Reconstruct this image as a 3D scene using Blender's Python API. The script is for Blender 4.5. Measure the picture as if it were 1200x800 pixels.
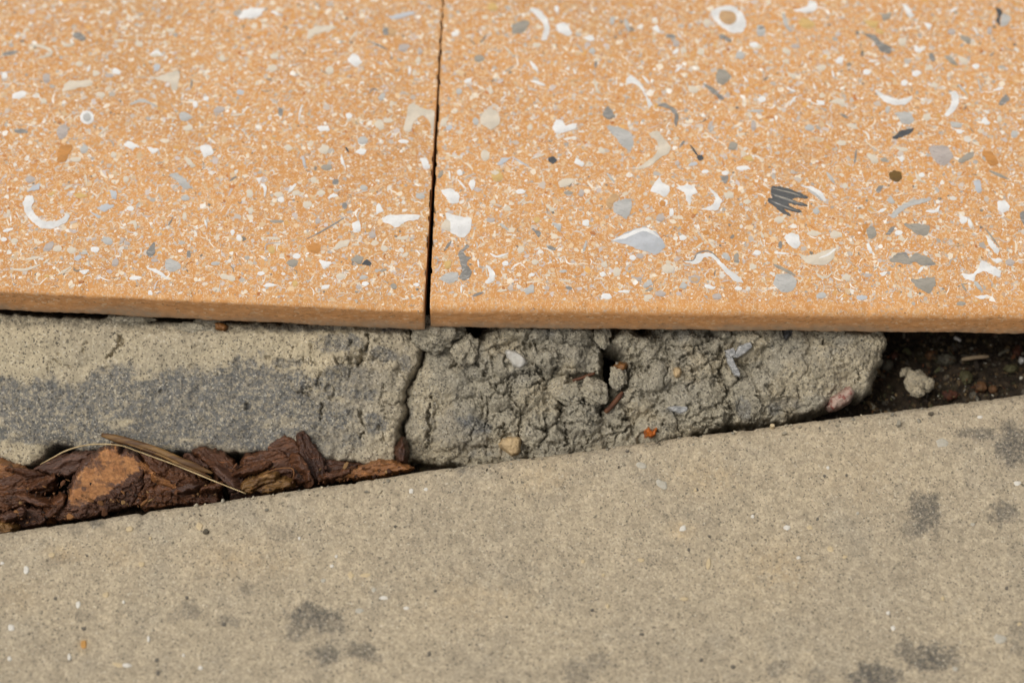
import bpy, math, random
import numpy as np
from mathutils import Vector, Matrix
random.seed(11)
RNG = np.random.default_rng(11)
scene = bpy.context.scene
for o in list(bpy.data.objects): bpy.data.objects.remove(o, do_unlink=True)
COL = scene.collection

# ------------------------------------------------------------------ camera
PITCH = math.radians(58.0)          # looking down at the slab edge
DIST = 1.18
LENS, SENS = 85.0, 36.0
TGT = np.array([0.0, 0.0, -0.02])
FWD = np.array([0, math.cos(PITCH), -math.sin(PITCH)])
UPV = np.array([0, math.sin(PITCH), math.cos(PITCH)])
RGT = np.array([1.0, 0, 0])
CAMP = TGT - DIST * FWD
cd = bpy.data.cameras.new('camera'); cam = bpy.data.objects.new('camera', cd); COL.objects.link(cam)
cam.location = CAMP
cam.rotation_euler = (math.pi/2 - PITCH, 0, 0)
cd.lens = LENS; cd.sensor_width = SENS; cd.clip_start = 0.02; cd.clip_end = 200
cd.dof.use_dof = True; cd.dof.focus_distance = 1.172; cd.dof.aperture_fstop = 3.6
scene.camera = cam

# ------------------------------------------------------------------ light: bright overcast
SUN_EL, SUN_AZ = math.radians(62), math.radians(-105)     # azimuth: clockwise from +Y
world = bpy.data.worlds.new('World'); scene.world = world; world.use_nodes = True
wn = world.node_tree; wn.nodes.clear()
sky = wn.nodes.new('ShaderNodeTexSky'); sky.sky_type = 'NISHITA'; sky.sun_disc = False
sky.sun_elevation = SUN_EL; sky.sun_rotation = SUN_AZ; sky.dust_density = 6.0; sky.air_density = 1.0; sky.ozone_density = 1.0
hs = wn.nodes.new('ShaderNodeHueSaturation'); hs.inputs['Saturation'].default_value = 0.22
bg = wn.nodes.new('ShaderNodeBackground'); bg.inputs['Strength'].default_value = 0.115
wo = wn.nodes.new('ShaderNodeOutputWorld')
wn.links.new(sky.outputs[0], hs.inputs['Color']); wn.links.new(hs.outputs[0], bg.inputs['Color']); wn.links.new(bg.outputs[0], wo.inputs['Surface'])
sd = bpy.data.lights.new('sun', 'SUN'); sd.energy = 1.25; sd.angle = math.radians(28); sd.color = (1.0, 0.965, 0.91)
sun = bpy.data.objects.new('sun', sd); COL.objects.link(sun); sun.location = (-1, 1, 3)
sdir = Vector((math.sin(SUN_AZ)*math.cos(SUN_EL), math.cos(SUN_AZ)*math.cos(SUN_EL), math.sin(SUN_EL)))
sun.rotation_euler = sdir.to_track_quat('Z', 'Y').to_euler()
vs = scene.view_settings; vs.view_transform = 'Standard'; vs.look = 'None'; vs.exposure = 0.0; vs.gamma = 1.0; vs.use_curve_mapping = False

# ------------------------------------------------------------------ geometry helpers
# P(): where a sight line of the photograph (1200x800 units) meets a real plane
def rays(px, py):
    px = np.asarray(px, float); py = np.asarray(py, float); k = SENS/LENS/1200
    return ((px-600)*k)[..., None]*RGT + ((400-py)*k)[..., None]*UPV + FWD
def onplane(px, py, p0, n):
    d = rays(px, py); t = ((p0-CAMP)@n) / (d@n)
    return CAMP + d*t[..., None]
def P(px, py, z):
    return onplane(px, py, np.array([0, 0, z]), np.array([0, 0, 1.0]))
MM = 0.001
PXM = 0.000417                     # metres per photo unit at the slab edge

def _hash(ix, iy, seed):
    h = (ix.astype(np.int64)*374761393 + iy.astype(np.int64)*668265263 + seed*2147483647) & 0xffffffff
    h = ((h ^ (h >> 13))*1274126177) & 0xffffffff
    h = ((h ^ (h >> 16))*2246822519) & 0xffffffff
    return (h ^ (h >> 15)) & 0xffffffff
def perlin(x, y, seed=0):
    ix = np.floor(x); iy = np.floor(y); fx = x-ix; fy = y-iy
    u = fx*fx*fx*(fx*(fx*6-15)+10); v = fy*fy*fy*(fy*(fy*6-15)+10)
    def g(a, b):
        an = _hash(ix+a, iy+b, seed)/4294967296.0*2*np.pi
        return np.cos(an)*(fx-a)+np.sin(an)*(fy-b)
    n0 = g(0, 0)*(1-u)+g(1, 0)*u; n1 = g(0, 1)*(1-u)+g(1, 1)*u
    return (n0*(1-v)+n1*v)*1.5
def fbm(x, y, s, oct=4, seed=0, gain=.5):
    r = 0; a = 1
    for i in range(oct):
        r = r + a*perlin(x/s+i*17.3, y/s-i*9.1, seed+i); s /= 2.03; a *= gain
    return r
def worley(x, y, s, seed=0, jit=.9):
    x = x/s; y = y/s; ix = np.floor(x); iy = np.floor(y)
    f1 = np.full(x.shape, 9.); f2 = f1.copy(); idn = np.zeros(x.shape)
    for a in (-1, 0, 1):
        for b in (-1, 0, 1):
            h = _hash(ix+a, iy+b, seed)
            cx = ix+a+.5+jit*((h & 0xffff)/65536.-.5); cy = iy+b+.5+jit*(((h >> 16) & 0xffff)/65536.-.5)
            d = np.hypot(x-cx, y-cy)
            near = d < f1
            f2 = np.where(near, f1, np.minimum(f2, d)); idn = np.where(near, (h % 1000)/1000., idn); f1 = np.where(near, d, f1)
    return f1, f2, idn
def segdist(x, y, pts):
    d = np.full(x.shape, 1e9)
    for (ax, ay), (bx, by) in zip(pts[:-1], pts[1:]):
        vx, vy = bx-ax, by-ay; L = vx*vx+vy*vy+1e-12
        t = np.clip(((x-ax)*vx+(y-ay)*vy)/L, 0, 1)
        d = np.minimum(d, np.hypot(x-ax-t*vx, y-ay-t*vy))
    return d
def sdf(x, y, poly):               # positive inside
    d = segdist(x, y, list(poly)+[poly[0]]); ins = np.zeros(x.shape, bool)
    n = len(poly)
    for i in range(n):
        ax, ay = poly[i]; bx, by = poly[(i+1) % n]
        if ay == by: continue
        c = ((ay > y) != (by > y)) & (x < (bx-ax)*(y-ay)/(by-ay)+ax)
        ins ^= c
    return np.where(ins, d, -d)
def sstep(a, b, x):
    t = np.clip((x-a)/(b-a), 0, 1); return t*t*(3-2*t)

def mesh_obj(name, V, F, mat, parent=None, smooth=False, attrs=None, origin=None):
    V = np.asarray(V, float)
    if origin is None: origin = np.array([V[:, 0].mean(), V[:, 1].mean(), V[:, 2].min()])
    me = bpy.data.meshes.new(name)
    W = V - origin
    if isinstance(F, np.ndarray):
        n, k = F.shape
        me.vertices.add(len(W)); me.vertices.foreach_set('co', W.ravel())
        me.loops.add(n*k); me.loops.foreach_set('vertex_index', F.ravel().astype(np.int32))
        me.polygons.add(n); me.polygons.foreach_set('loop_start', np.arange(0, n*k, k, dtype=np.int32))
        me.update(calc_edges=True); me.validate()
    else:
        me.from_pydata(W.tolist(), [], F); me.update()
    if smooth: me.polygons.foreach_set('use_smooth', np.ones(len(me.polygons), bool))
    for k, a in (attrs or {}).items():
        at = me.attributes.new(k, 'FLOAT', 'POINT'); at.data.foreach_set('value', np.asarray(a, np.float32))
    me.materials.append(mat)
    o = bpy.data.objects.new(name, me); COL.objects.link(o)
    if parent is not None:
        o.parent = parent; o.location = Vector(origin) - parent.location
    else: o.location = origin
    return o
def tag(o, label, cat, group=None):
    o['label'] = label; o['category'] = cat
    if group: o['group'] = group
    return o
def struct(o): o['kind'] = 'structure'; return o
def stuff(o): o['kind'] = 'stuff'; return o

def relief(name, poly, p0, n, hfun, mat, step=1.2, warp=1.5, wscale=9, rnd=8, rdep=4., margin=7, drop=3., back=.02, parent=None, seed=1, attrf=None, smooth=True):
    """A solid lump: outline `poly`, its face on the plane (p0,n), heights in mm from hfun, rounded rim, closed back."""
    n = np.asarray(n, float); n = n/np.linalg.norm(n)
    pa = np.array(poly, float)
    x0, y0 = pa.min(0)-margin-2*step; x1, y1 = pa.max(0)+margin+2*step
    xs = np.arange(x0, x1, step); ys = np.arange(y0, y1, step)
    X, Y = np.meshgrid(xs, ys)
    Xw = X + warp*fbm(X, Y, wscale, 3, seed+50); Yw = Y + warp*fbm(X, Y, wscale, 3, seed+60)
    d = sdf(Xw, Yw, poly)
    keep = d > -margin
    q = np.clip(1-d/rnd, 0, 1)
    rim = rdep*(1-np.sqrt(np.clip(1-q*q, 0, 1))); rim = np.where(d < 0, rdep+(-d)*drop, rim)
    h = hfun(X, Y, d) - rim
    base = onplane(X, Y, np.asarray(p0, float), n)
    V = base + (h*MM)[..., None]*n
    cell = keep[:-1, :-1] & keep[1:, :-1] & keep[:-1, 1:] & keep[1:, 1:]
    idx = np.full(X.shape, -1)
    used = np.zeros(X.shape, bool)
    for a in (0, 1):
        for b in (0, 1):
            used[a:X.shape[0]-1+a, b:X.shape[1]-1+b] |= cell
    idx[used] = np.arange(used.sum())
    VV = V[used]
    i, j = np.nonzero(cell)
    F = np.stack([idx[i, j], idx[i+1, j], idx[i+1, j+1], idx[i, j+1]], 1)
    # closed back: boundary edges drop to the back, then fan to a centre
    E = np.concatenate([F[:, [0, 1]], F[:, [1, 2]], F[:, [2, 3]], F[:, [3, 0]]])
    key = {}
    S = np.sort(E, 1); code = S[:, 0].astype(np.int64)*len(VV)+S[:, 1]
    u, first, cnt = np.unique(code, return_index=True, return_counts=True)
    bd = E[first[cnt == 1]]
    bv = np.unique(bd); mp = {int(v): len(VV)+k for k, v in enumerate(bv)}
    hb = VV[bv]; plane_off = ((hb-np.asarray(p0))@n)
    low = min(plane_off.min(), -back) - .001
    VB = hb + (low-plane_off)[:, None]*n
    cen = VB.mean(0); ci = len(VV)+len(bv)
    m = np.array([[e[1], e[0], mp[int(e[0])], mp[int(e[1])]] for e in bd])
    fan = np.array([[mp[int(e[1])], mp[int(e[0])], ci, ci] for e in bd])[:, :3]
    allV = np.concatenate([VV, VB, cen[None]])
    faces = np.concatenate([F, m])
    # triangles for the fan as degenerate-free quads are impossible: split via list path only when small
    at = None
    if attrf:
        res = attrf(X, Y, d, h); at = {}
        for k, a in res.items(): at[k] = np.concatenate([a[used], np.zeros(len(bv)+1)])
    tri = np.concatenate([faces[:, [0, 1, 2]], faces[:, [0, 2, 3]], fan])
    return mesh_obj(name, allV, tri, mat, parent, smooth, at)

ICO = {}
def ico(sub):
    if sub not in ICO:
        import bmesh
        bm = bmesh.new(); bmesh.ops.create_icosphere(bm, subdivisions=sub, radius=1)
        bm.verts.ensure_lookup_table()
        ICO[sub] = (np.array([v.co[:] for v in bm.verts]), np.array([[v.index for v in f.verts] for f in bm.faces])); bm.free()
    return ICO[sub]
def lump(name, c, r, mat, seed=0, rough=.25, sub=5, rot=0, fine=.03, parent=None, freq=1.6, attrs=None):
    V, F = ico(sub); x, y, z = V.T
    def n3(f, s, o):
        return (fbm(x*f+z*1.3*f+s, y*f-z*.9*f, 1, o, s)+fbm(y*f+x*.7*f, z*f+s*3.1, 1, o, s+7)+fbm(z*f-y*.6*f, x*f+s, 1, o, s+13))/2
    d = 1+rough*n3(freq, seed, 3)+fine*n3(freq*7, seed+20, 3)
    W = V*d[:, None]*np.array(r)
    ca, sa = math.cos(rot), math.sin(rot)
    W = W@np.array([[ca, sa, 0], [-sa, ca, 0], [0, 0, 1]])
    return mesh_obj(name, W+np.asarray(c), F, mat, parent, True, {k: np.full(len(V), v) for k, v in (attrs or {}).items()})

def tube(name, pts, w, t, mat, parent=None, sides=8, taper=(.4, .3), nrm=(0, -.47, .88), ridges=0., seed=0, n=40):
    """a strip or stalk along 3-D points, w wide and t thick (metres)"""
    pts = np.asarray(pts, float); k = np.linspace(0, 1, len(pts)); u = np.linspace(0, 1, n)
    def cr(c):   # smooth interpolation
        return np.interp(u, k, c) if len(pts) < 3 else _spl(k, c, u)
    C = np.stack([cr(pts[:, i]) for i in range(3)], 1)
    T = np.gradient(C, axis=0); T /= np.linalg.norm(T, axis=1)[:, None]
    nn = np.asarray(nrm, float); nn = nn/np.linalg.norm(nn)
    S = np.cross(T, nn); S /= np.linalg.norm(S, axis=1)[:, None]; N = np.cross(S, T)
    V = []
    for i in range(n):
        f = min(1, taper[0]+(1-taper[0])*min(1, u[i]/.12), taper[1]+(1-taper[1])*min(1, (1-u[i])/.15))
        for s in range(sides):
            a = 2*math.pi*s/sides
            r = 1+ridges*math.sin(5*a+seed)+ridges*.5*math.sin(i*.7+s*2.1+seed)
            V.append(C[i]+S[i]*math.cos(a)*w/2*f*r+N[i]*math.sin(a)*t/2*f*r)
    F = []
    for i in range(n-1):
        for s in range(sides):
            s2 = (s+1) % sides; F.append((i*sides+s, i*sides+s2, (i+1)*sides+s2, (i+1)*sides+s))
    F.append(tuple(range(sides))[::-1]); F.append(tuple((n-1)*sides+s for s in range(sides)))
    return mesh_obj(name, np.array(V), F, mat, parent, True)
def _spl(k, c, u):
    m = np.gradient(c, k); i = np.clip(np.searchsorted(k, u, side='right')-1, 0, len(k)-2)
    h = k[i+1]-k[i]; t = (u-k[i])/h
    return (2*t**3-3*t**2+1)*c[i]+(t**3-2*t**2+t)*h*m[i]+(-2*t**3+3*t**2)*c[i+1]+(t**3-t**2)*h*m[i+1]

# ------------------------------------------------------------------ material helpers
class NT:
    def __init__(s, name, rough=.85):
        s.m = bpy.data.materials.new(name); s.m.use_nodes = True; s.t = s.m.node_tree; s.t.nodes.clear()
        s.b = s.t.nodes.new('ShaderNodeBsdfPrincipled'); s.o = s.t.nodes.new('ShaderNodeOutputMaterial')
        s.t.links.new(s.b.outputs[0], s.o.inputs[0]); s.b.inputs['Roughness'].default_value = rough
        s.b.inputs['Specular IOR Level'].default_value = .3
        s.co = s.t.nodes.new('ShaderNodeTexCoord').outputs['Object']
    def put(s, sock, v):
        if hasattr(v, 'links') or isinstance(v, bpy.types.NodeSocket): s.t.links.new(v, sock)
        elif isinstance(v, (tuple, list)) and len(v) == 3 and sock.type == 'RGBA': sock.default_value = (*v, 1)
        else: sock.default_value = v
    def noise(s, scale, detail=3, rough=.55, co=None, w=None):
        n = s.t.nodes.new('ShaderNodeTexNoise'); n.inputs['Scale'].default_value = scale; n.inputs['Detail'].default_value = detail; n.inputs['Roughness'].default_value = rough
        s.t.links.new(co or s.co, n.inputs['Vector']); return n.outputs['Fac']
    def warp(s, scale, amp, co=None):
        n = s.t.nodes.new('ShaderNodeTexNoise'); n.inputs['Scale'].default_value = scale
        s.t.links.new(co or s.co, n.inputs['Vector'])
        v = s.t.nodes.new('ShaderNodeVectorMath'); v.operation = 'MULTIPLY_ADD'
        s.t.links.new(n.outputs['Color'], v.inputs[0]); v.inputs[1].default_value = (amp,)*3; s.t.links.new(co or s.co, v.inputs[2])
        return v.outputs[0]
    def stretch(s, sc, rot=(0, 0, 0), co=None):
        m = s.t.nodes.new('ShaderNodeMapping'); m.inputs['Scale'].default_value = sc; m.inputs['Rotation'].default_value = rot
        s.t.links.new(co or s.co, m.inputs['Vector']); return m.outputs[0]
    def vor(s, scale, co=None):
        n = s.t.nodes.new('ShaderNodeTexVoronoi'); n.inputs['Scale'].default_value = scale
        s.t.links.new(co or s.co, n.inputs['Vector'])
        sp = s.t.nodes.new('ShaderNodeSeparateColor'); s.t.links.new(n.outputs['Color'], sp.inputs[0])
        return n.outputs['Distance'], sp.outputs[0], sp.outputs[1]
    def ramp(s, v, a, b, lo=0., hi=1.):
        n = s.t.nodes.new('ShaderNodeMapRange'); n.interpolation_type = 'SMOOTHSTEP'
        s.put(n.inputs['Value'], v); n.inputs['From Min'].default_value = a; n.inputs['From Max'].default_value = b
        n.inputs['To Min'].default_value = lo; n.inputs['To Max'].default_value = hi; return n.outputs[0]
    def math(s, op, a, b=0., c=0.):
        n = s.t.nodes.new('ShaderNodeMath'); n.operation = op
        for i, v in enumerate((a, b, c)): s.put(n.inputs[i], v)
        return n.outputs[0]
    def mix(s, f, a, b):
        n = s.t.nodes.new('ShaderNodeMix'); n.data_type = 'RGBA'
        s.put(n.inputs[0], f); s.put(n.inputs[6], a); s.put(n.inputs[7], b); return n.outputs[2]
    def scale(s, c, f):
        n = s.t.nodes.new('ShaderNodeVectorMath'); n.operation = 'SCALE'
        s.put(n.inputs[0], c); s.put(n.inputs['Scale'], f); return n.outputs[0]
    def lin(s, v, lo, hi):
        n = s.t.nodes.new('ShaderNodeMapRange'); s.put(n.inputs['Value'], v)
        n.inputs['To Min'].default_value = lo; n.inputs['To Max'].default_value = hi; return n.outputs[0]
    def attr(s, name, col=False):
        n = s.t.nodes.new('ShaderNodeAttribute'); n.attribute_name = name; return n.outputs['Color' if col else 'Fac']
    def bump(s, h, strength, dist):
        n = s.t.nodes.new('ShaderNodeBump'); n.inputs['Strength'].default_value = strength; n.inputs['Distance'].default_value = dist
        s.put(n.inputs['Height'], h); s.t.links.new(n.outputs[0], s.b.inputs['Normal'])
    def done(s, col, rough=None):
        s.put(s.b.inputs['Base Color'], col)
        if rough is not None: s.put(s.b.inputs['Roughness'], rough)
        return s.m

def concrete(name, c1, c2, dark, light, stains=(), grain=800, dthr=.1, lthr=.93, tint=None, bumpd=.0005, big=14, patch=.6, amp=1.):
    s = NT(name, .9)
    n1 = s.noise(big, 4); n2 = s.noise(150, 5, .7); n3 = s.noise(1100, 3, .7)
    col = s.mix(s.ramp(n1, .35, .65), c1, c2)
    if tint: col = s.mix(s.ramp(s.noise(30, 4, .6, s.warp(20, .01)), .5, .72, 0, patch), col, tint)
    for an, cc, k in stains:  # each masked zone mixes its own colour over the base
        brk = s.ramp(s.noise(480, 4, .8), .34, .58, .25, 1.)
        col = s.mix(s.math('MULTIPLY', s.math('MULTIPLY', s.attr(an), brk), k), col, cc)
    w = s.warp(900, .0012)
    col = s.scale(col, s.ramp(n2, .25, .75, 1-.26*amp, 1+.20*amp))
    d, r, g = s.vor(grain*1.35, w); col = s.scale(col, s.lin(r, 1-.30*amp, 1+.30*amp))
    col = s.mix(s.lin(g, 0, .22*amp*amp), col, s.scale(light, .62))
    d1, r1, g1 = s.vor(grain*.62, w); col = s.scale(col, s.lin(r1, 1-.12*amp, 1+.12*amp))
    d2, r2, g2 = s.vor(grain*1.9, w)
    col = s.mix(s.math('MULTIPLY', s.ramp(r2, dthr, dthr*.6), .75), col, dark)
    col = s.mix(s.math('MULTIPLY', s.ramp(r2, lthr, lthr+.03), .4), col, light)
    d3, r3, g3 = s.vor(grain*.8, s.warp(500, .002)); grp = s.ramp(s.noise(70, 3), .4, .62)
    col = s.mix(s.math('MULTIPLY', s.math('MULTIPLY', s.ramp(r3, dthr*.9, dthr*.6), s.ramp(d3, .5, .28, 0, .8)), grp), col, dark)
    hgt = s.math('ADD', s.math('MULTIPLY', n3, .8), s.math('MULTIPLY', s.math('SUBTRACT', 1., d), .5))
    s.bump(hgt, .7, bumpd)
    return s.done(col)

def simple(name, c1, c2, scale=200, rough=.7, bumpd=.0003, st=(1, 1, 1), bs=.5, thr=(.35, .65)):
    s = NT(name, rough); co = s.stretch(st) if st != (1, 1, 1) else s.co
    n = s.noise(scale, 4, .6, co); n2 = s.noise(scale*5, 3, .6, co)
    col = s.mix(s.ramp(n, *thr), c1, c2)
    col = s.mix(s.ramp(n2, .4, .75, 0, .3), col, tuple(x*.5 for x in c1))
    s.bump(s.math('ADD', n, s.math('MULTIPLY', n2, .5)), bs, bumpd)
    return s.done(col)

M_KERB = concrete('kerb_concrete', (.412, .335, .224), (.372, .305, .208), (.11, .095, .07), (.64, .57, .44),
                  [('stain', (.085, .078, .066), .95), ('warm', (.47, .33, .17), .5)], grain=760, dthr=.065, lthr=.96, tint=(.33, .285, .21), bumpd=.0005, patch=.45, amp=.68)
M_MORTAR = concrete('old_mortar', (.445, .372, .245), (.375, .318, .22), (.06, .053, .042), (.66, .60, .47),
                    [('grey', (.088, .093, .097), .97), ('dark_tone', (.05, .042, .03), .9)], grain=760, dthr=.12, lthr=.94, bumpd=.0005, amp=.48)
M_RUBBLE = concrete('crumbled_mortar', (.315, .275, .195), (.255, .228, .172), (.055, .05, .042), (.55, .51, .42),
                    [('grey', (.115, .118, .12), .95), ('dark_tone', (.06, .05, .036), .9), ('tan', (.42, .345, .22), .7)], grain=800, dthr=.12, lthr=.95, bumpd=.0006, amp=.72)
# ---- terrazzo matrix
s = NT('shell_paver_matrix', .72)
n1 = s.noise(22, 3); n2 = s.noise(260, 4, .65); n3 = s.noise(1300, 2, .6)
col = s.mix(s.ramp(n1, .3, .7), (.605, .288, .092), (.53, .245, .076))
col = s.mix(s.ramp(n2, .42, .72, 0, .75), col, (.66, .375, .155))
col = s.mix(s.ramp(n2, .40, .26, 0, .5), col, (.44, .165, .042))
w = s.warp(500, .003)
d, r, g = s.vor(900, s.stretch((1, 2.2, 1), (0, 0, .5), w)); col = s.mix(s.math('MULTIPLY', s.ramp(r, .80, .84), s.ramp(d, .6, .3, 0, .7)), col, (.74, .58, .40))
d, r, g = s.vor(1150, s.stretch((2.4, 1, 1), (0, 0, .9), w)); col = s.mix(s.math('MULTIPLY', s.ramp(r, .82, .86), .7), col, (.72, .55, .37))
d, r, g = s.vor(1000, s.stretch((1, 1, 1), (0, 0, .2), w)); col = s.mix(s.math('MULTIPLY', s.ramp(r, .10, .07), .6), col, (.45, .36, .28))
d, r, g = s.vor(620, w); col = s.mix(s.math('MULTIPLY', s.ramp(r, .016, .011), s.ramp(d, .32, .2, 0, .8)), col, (.12, .085, .055))
col = s.mix(s.ramp(s.noise(9, 5, .65), .48, .72, 0, .30), col, (.40, .235, .10)); col = s.mix(s.ramp(s.noise(45, 4, .7), .56, .74, 0, .25), col, (.42, .22, .085))
fco = s.stretch((1, 1, 3.5)); fn = s.noise(180, 5, .7, fco)
fcol = s.mix(s.ramp(fn, .3, .7), (.66, .335, .135), (.50, .235, .085)); fd, fr_, fg = s.vor(700, s.stretch((1, 1, 2.), (0, 0, .2), w)); fcol = s.mix(s.math('MULTIPLY', s.ramp(fr_, .90, .93), .6), fcol, (.70, .54, .36)); fcol = s.mix(s.math('MULTIPLY', s.ramp(fr_, .06, .04), .6), fcol, (.2, .12, .06))
col = s.mix(s.math('MULTIPLY', s.attr('face'), .85), col, fcol)
col = s.mix(s.math('MULTIPLY', s.attr('dirt'), s.ramp(n2, .25, .6, .35, .9)), col, (.36, .26, .17))
s.bump(s.math('ADD', s.math('MULTIPLY', n2, .5), n3), .35, .0002)
M_PAVER = s.done(col)
# ---- chips
s = NT('shell_chips', .55); c = s.attr('Col', True)
n = s.noise(700, 3); col = s.mix(s.ramp(n, .35, .7, 0, .25), c, (.55, .38, .22)); M_CHIPS = s.done(col)
SHC = dict(W=(.82, .80, .76), C=(.70, .61, .48), G=(.52, .50, .46), S=(.25, .235, .21), D=(.075, .078, .08), L=(.50, .43, .38),
           Y=(.66, .44, .17), A=(.17, .095, .025), O=(.58, .265, .075), B=(.53, .54, .55), T=(.58, .37, .19), M=(.36, .325, .265), K=(.025, .025, .027), X=(.115, .115, .112))
M_SH = {}
for k, c in SHC.items():
    s = NT('shell_'+k, .5)
    n = s.noise(120, 4, .6); n2 = s.noise(900, 3, .6)
    band = s.noise(320, 5, .7, s.stretch((1, 4, 1), (0, 0, .6), s.warp(150, .006)))
    col = s.mix(s.ramp(n, .3, .7), c, tuple(x*.76 for x in c))
    col = s.mix(s.ramp(band, .48, .66, 0, .45 if k in 'WCB' else .6), col, tuple(x*(.8 if k in 'WCB' else .5) for x in c) if k not in 'DSK' else tuple(min(1, x*2.3) for x in c))
    col = s.mix(s.ramp(n2, .62, .72, 0, .4), col, (.45, .30, .17) if k in 'WCGLBT' else (.3, .28, .25))
    s.bump(s.math('ADD', band, s.math('MULTIPLY', n2, .4)), .6, .0004)
    M_SH[k] = s.done(col)

# ------------------------------------------------------------------ ground below everything
def soil_mat():
    s = NT('dark_soil', .95)
    n = s.noise(250, 5, .7); d, r, g = s.vor(420, s.warp(300, .004)); n3 = s.noise(60, 3)
    col = s.mix(s.ramp(n, .35, .7), (.016, .0115, .0075), (.06, .042, .025))
    col = s.mix(s.math('MULTIPLY', s.ramp(r, .85, .9), s.ramp(d, .5, .3, 0, .7)), col, (.16, .105, .05))
    col = s.mix(s.math('MULTIPLY', s.ramp(g, .93, .95), .5), col, (.20, .18, .14))
    col = s.mix(s.ramp(n3, .55, .75, 0, .5), col, (.055, .048, .02))
    s.bump(s.math('ADD', n, d), .9, .0012)
    return s.done(col)
M_SOIL = soil_mat()
SOILZ = -0.072
def grid(name, xs, ys, zf, mat, attrf=None):
    X, Y = np.meshgrid(xs, ys); Z = zf(X, Y)
    V = np.stack([X, Y, Z], -1).reshape(-1, 3); nx = len(xs); ny = len(ys)
    i, j = np.meshgrid(np.arange(ny-1), np.arange(nx-1), indexing='ij'); a = (i*nx+j).ravel()
    F = np.stack([a, a+1, a+nx+1, a+nx], 1)
    return mesh_obj(name, V, F, mat, None, True, None, np.array([0, 0, SOILZ]))
xs = np.concatenate([[-60, -5, -1], np.arange(-.40, .42, .0009), [1, 5, 60]])
ys = np.concatenate([[-60, -5, -1], np.arange(-.12, .06, .0009), [.3, 1, 5, 60]])
def soilz(X, Y):
    x = X/MM; y = Y/MM
    f1, f2, idn = worley(x+2*fbm(x, y, 6, 2, 3), y+2*fbm(x, y, 6, 2, 4), 4.2, 5)
    near = (np.abs(X) < .45) & (Y > -.14) & (Y < .08)
    h = 3.0*fbm(x, y, 30, 3, 1)+1.6*(.7-f1)*(.4+idn)+.5*fbm(x, y, 2.2, 3, 9)
    rise = 8*sstep(.16, .26, X)               # the bed lies a little higher where the mortar ends
    return SOILZ + np.where(near, (h+rise)*MM, -.02)
struct(grid('ground', xs, ys, soilz, M_SOIL))

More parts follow.
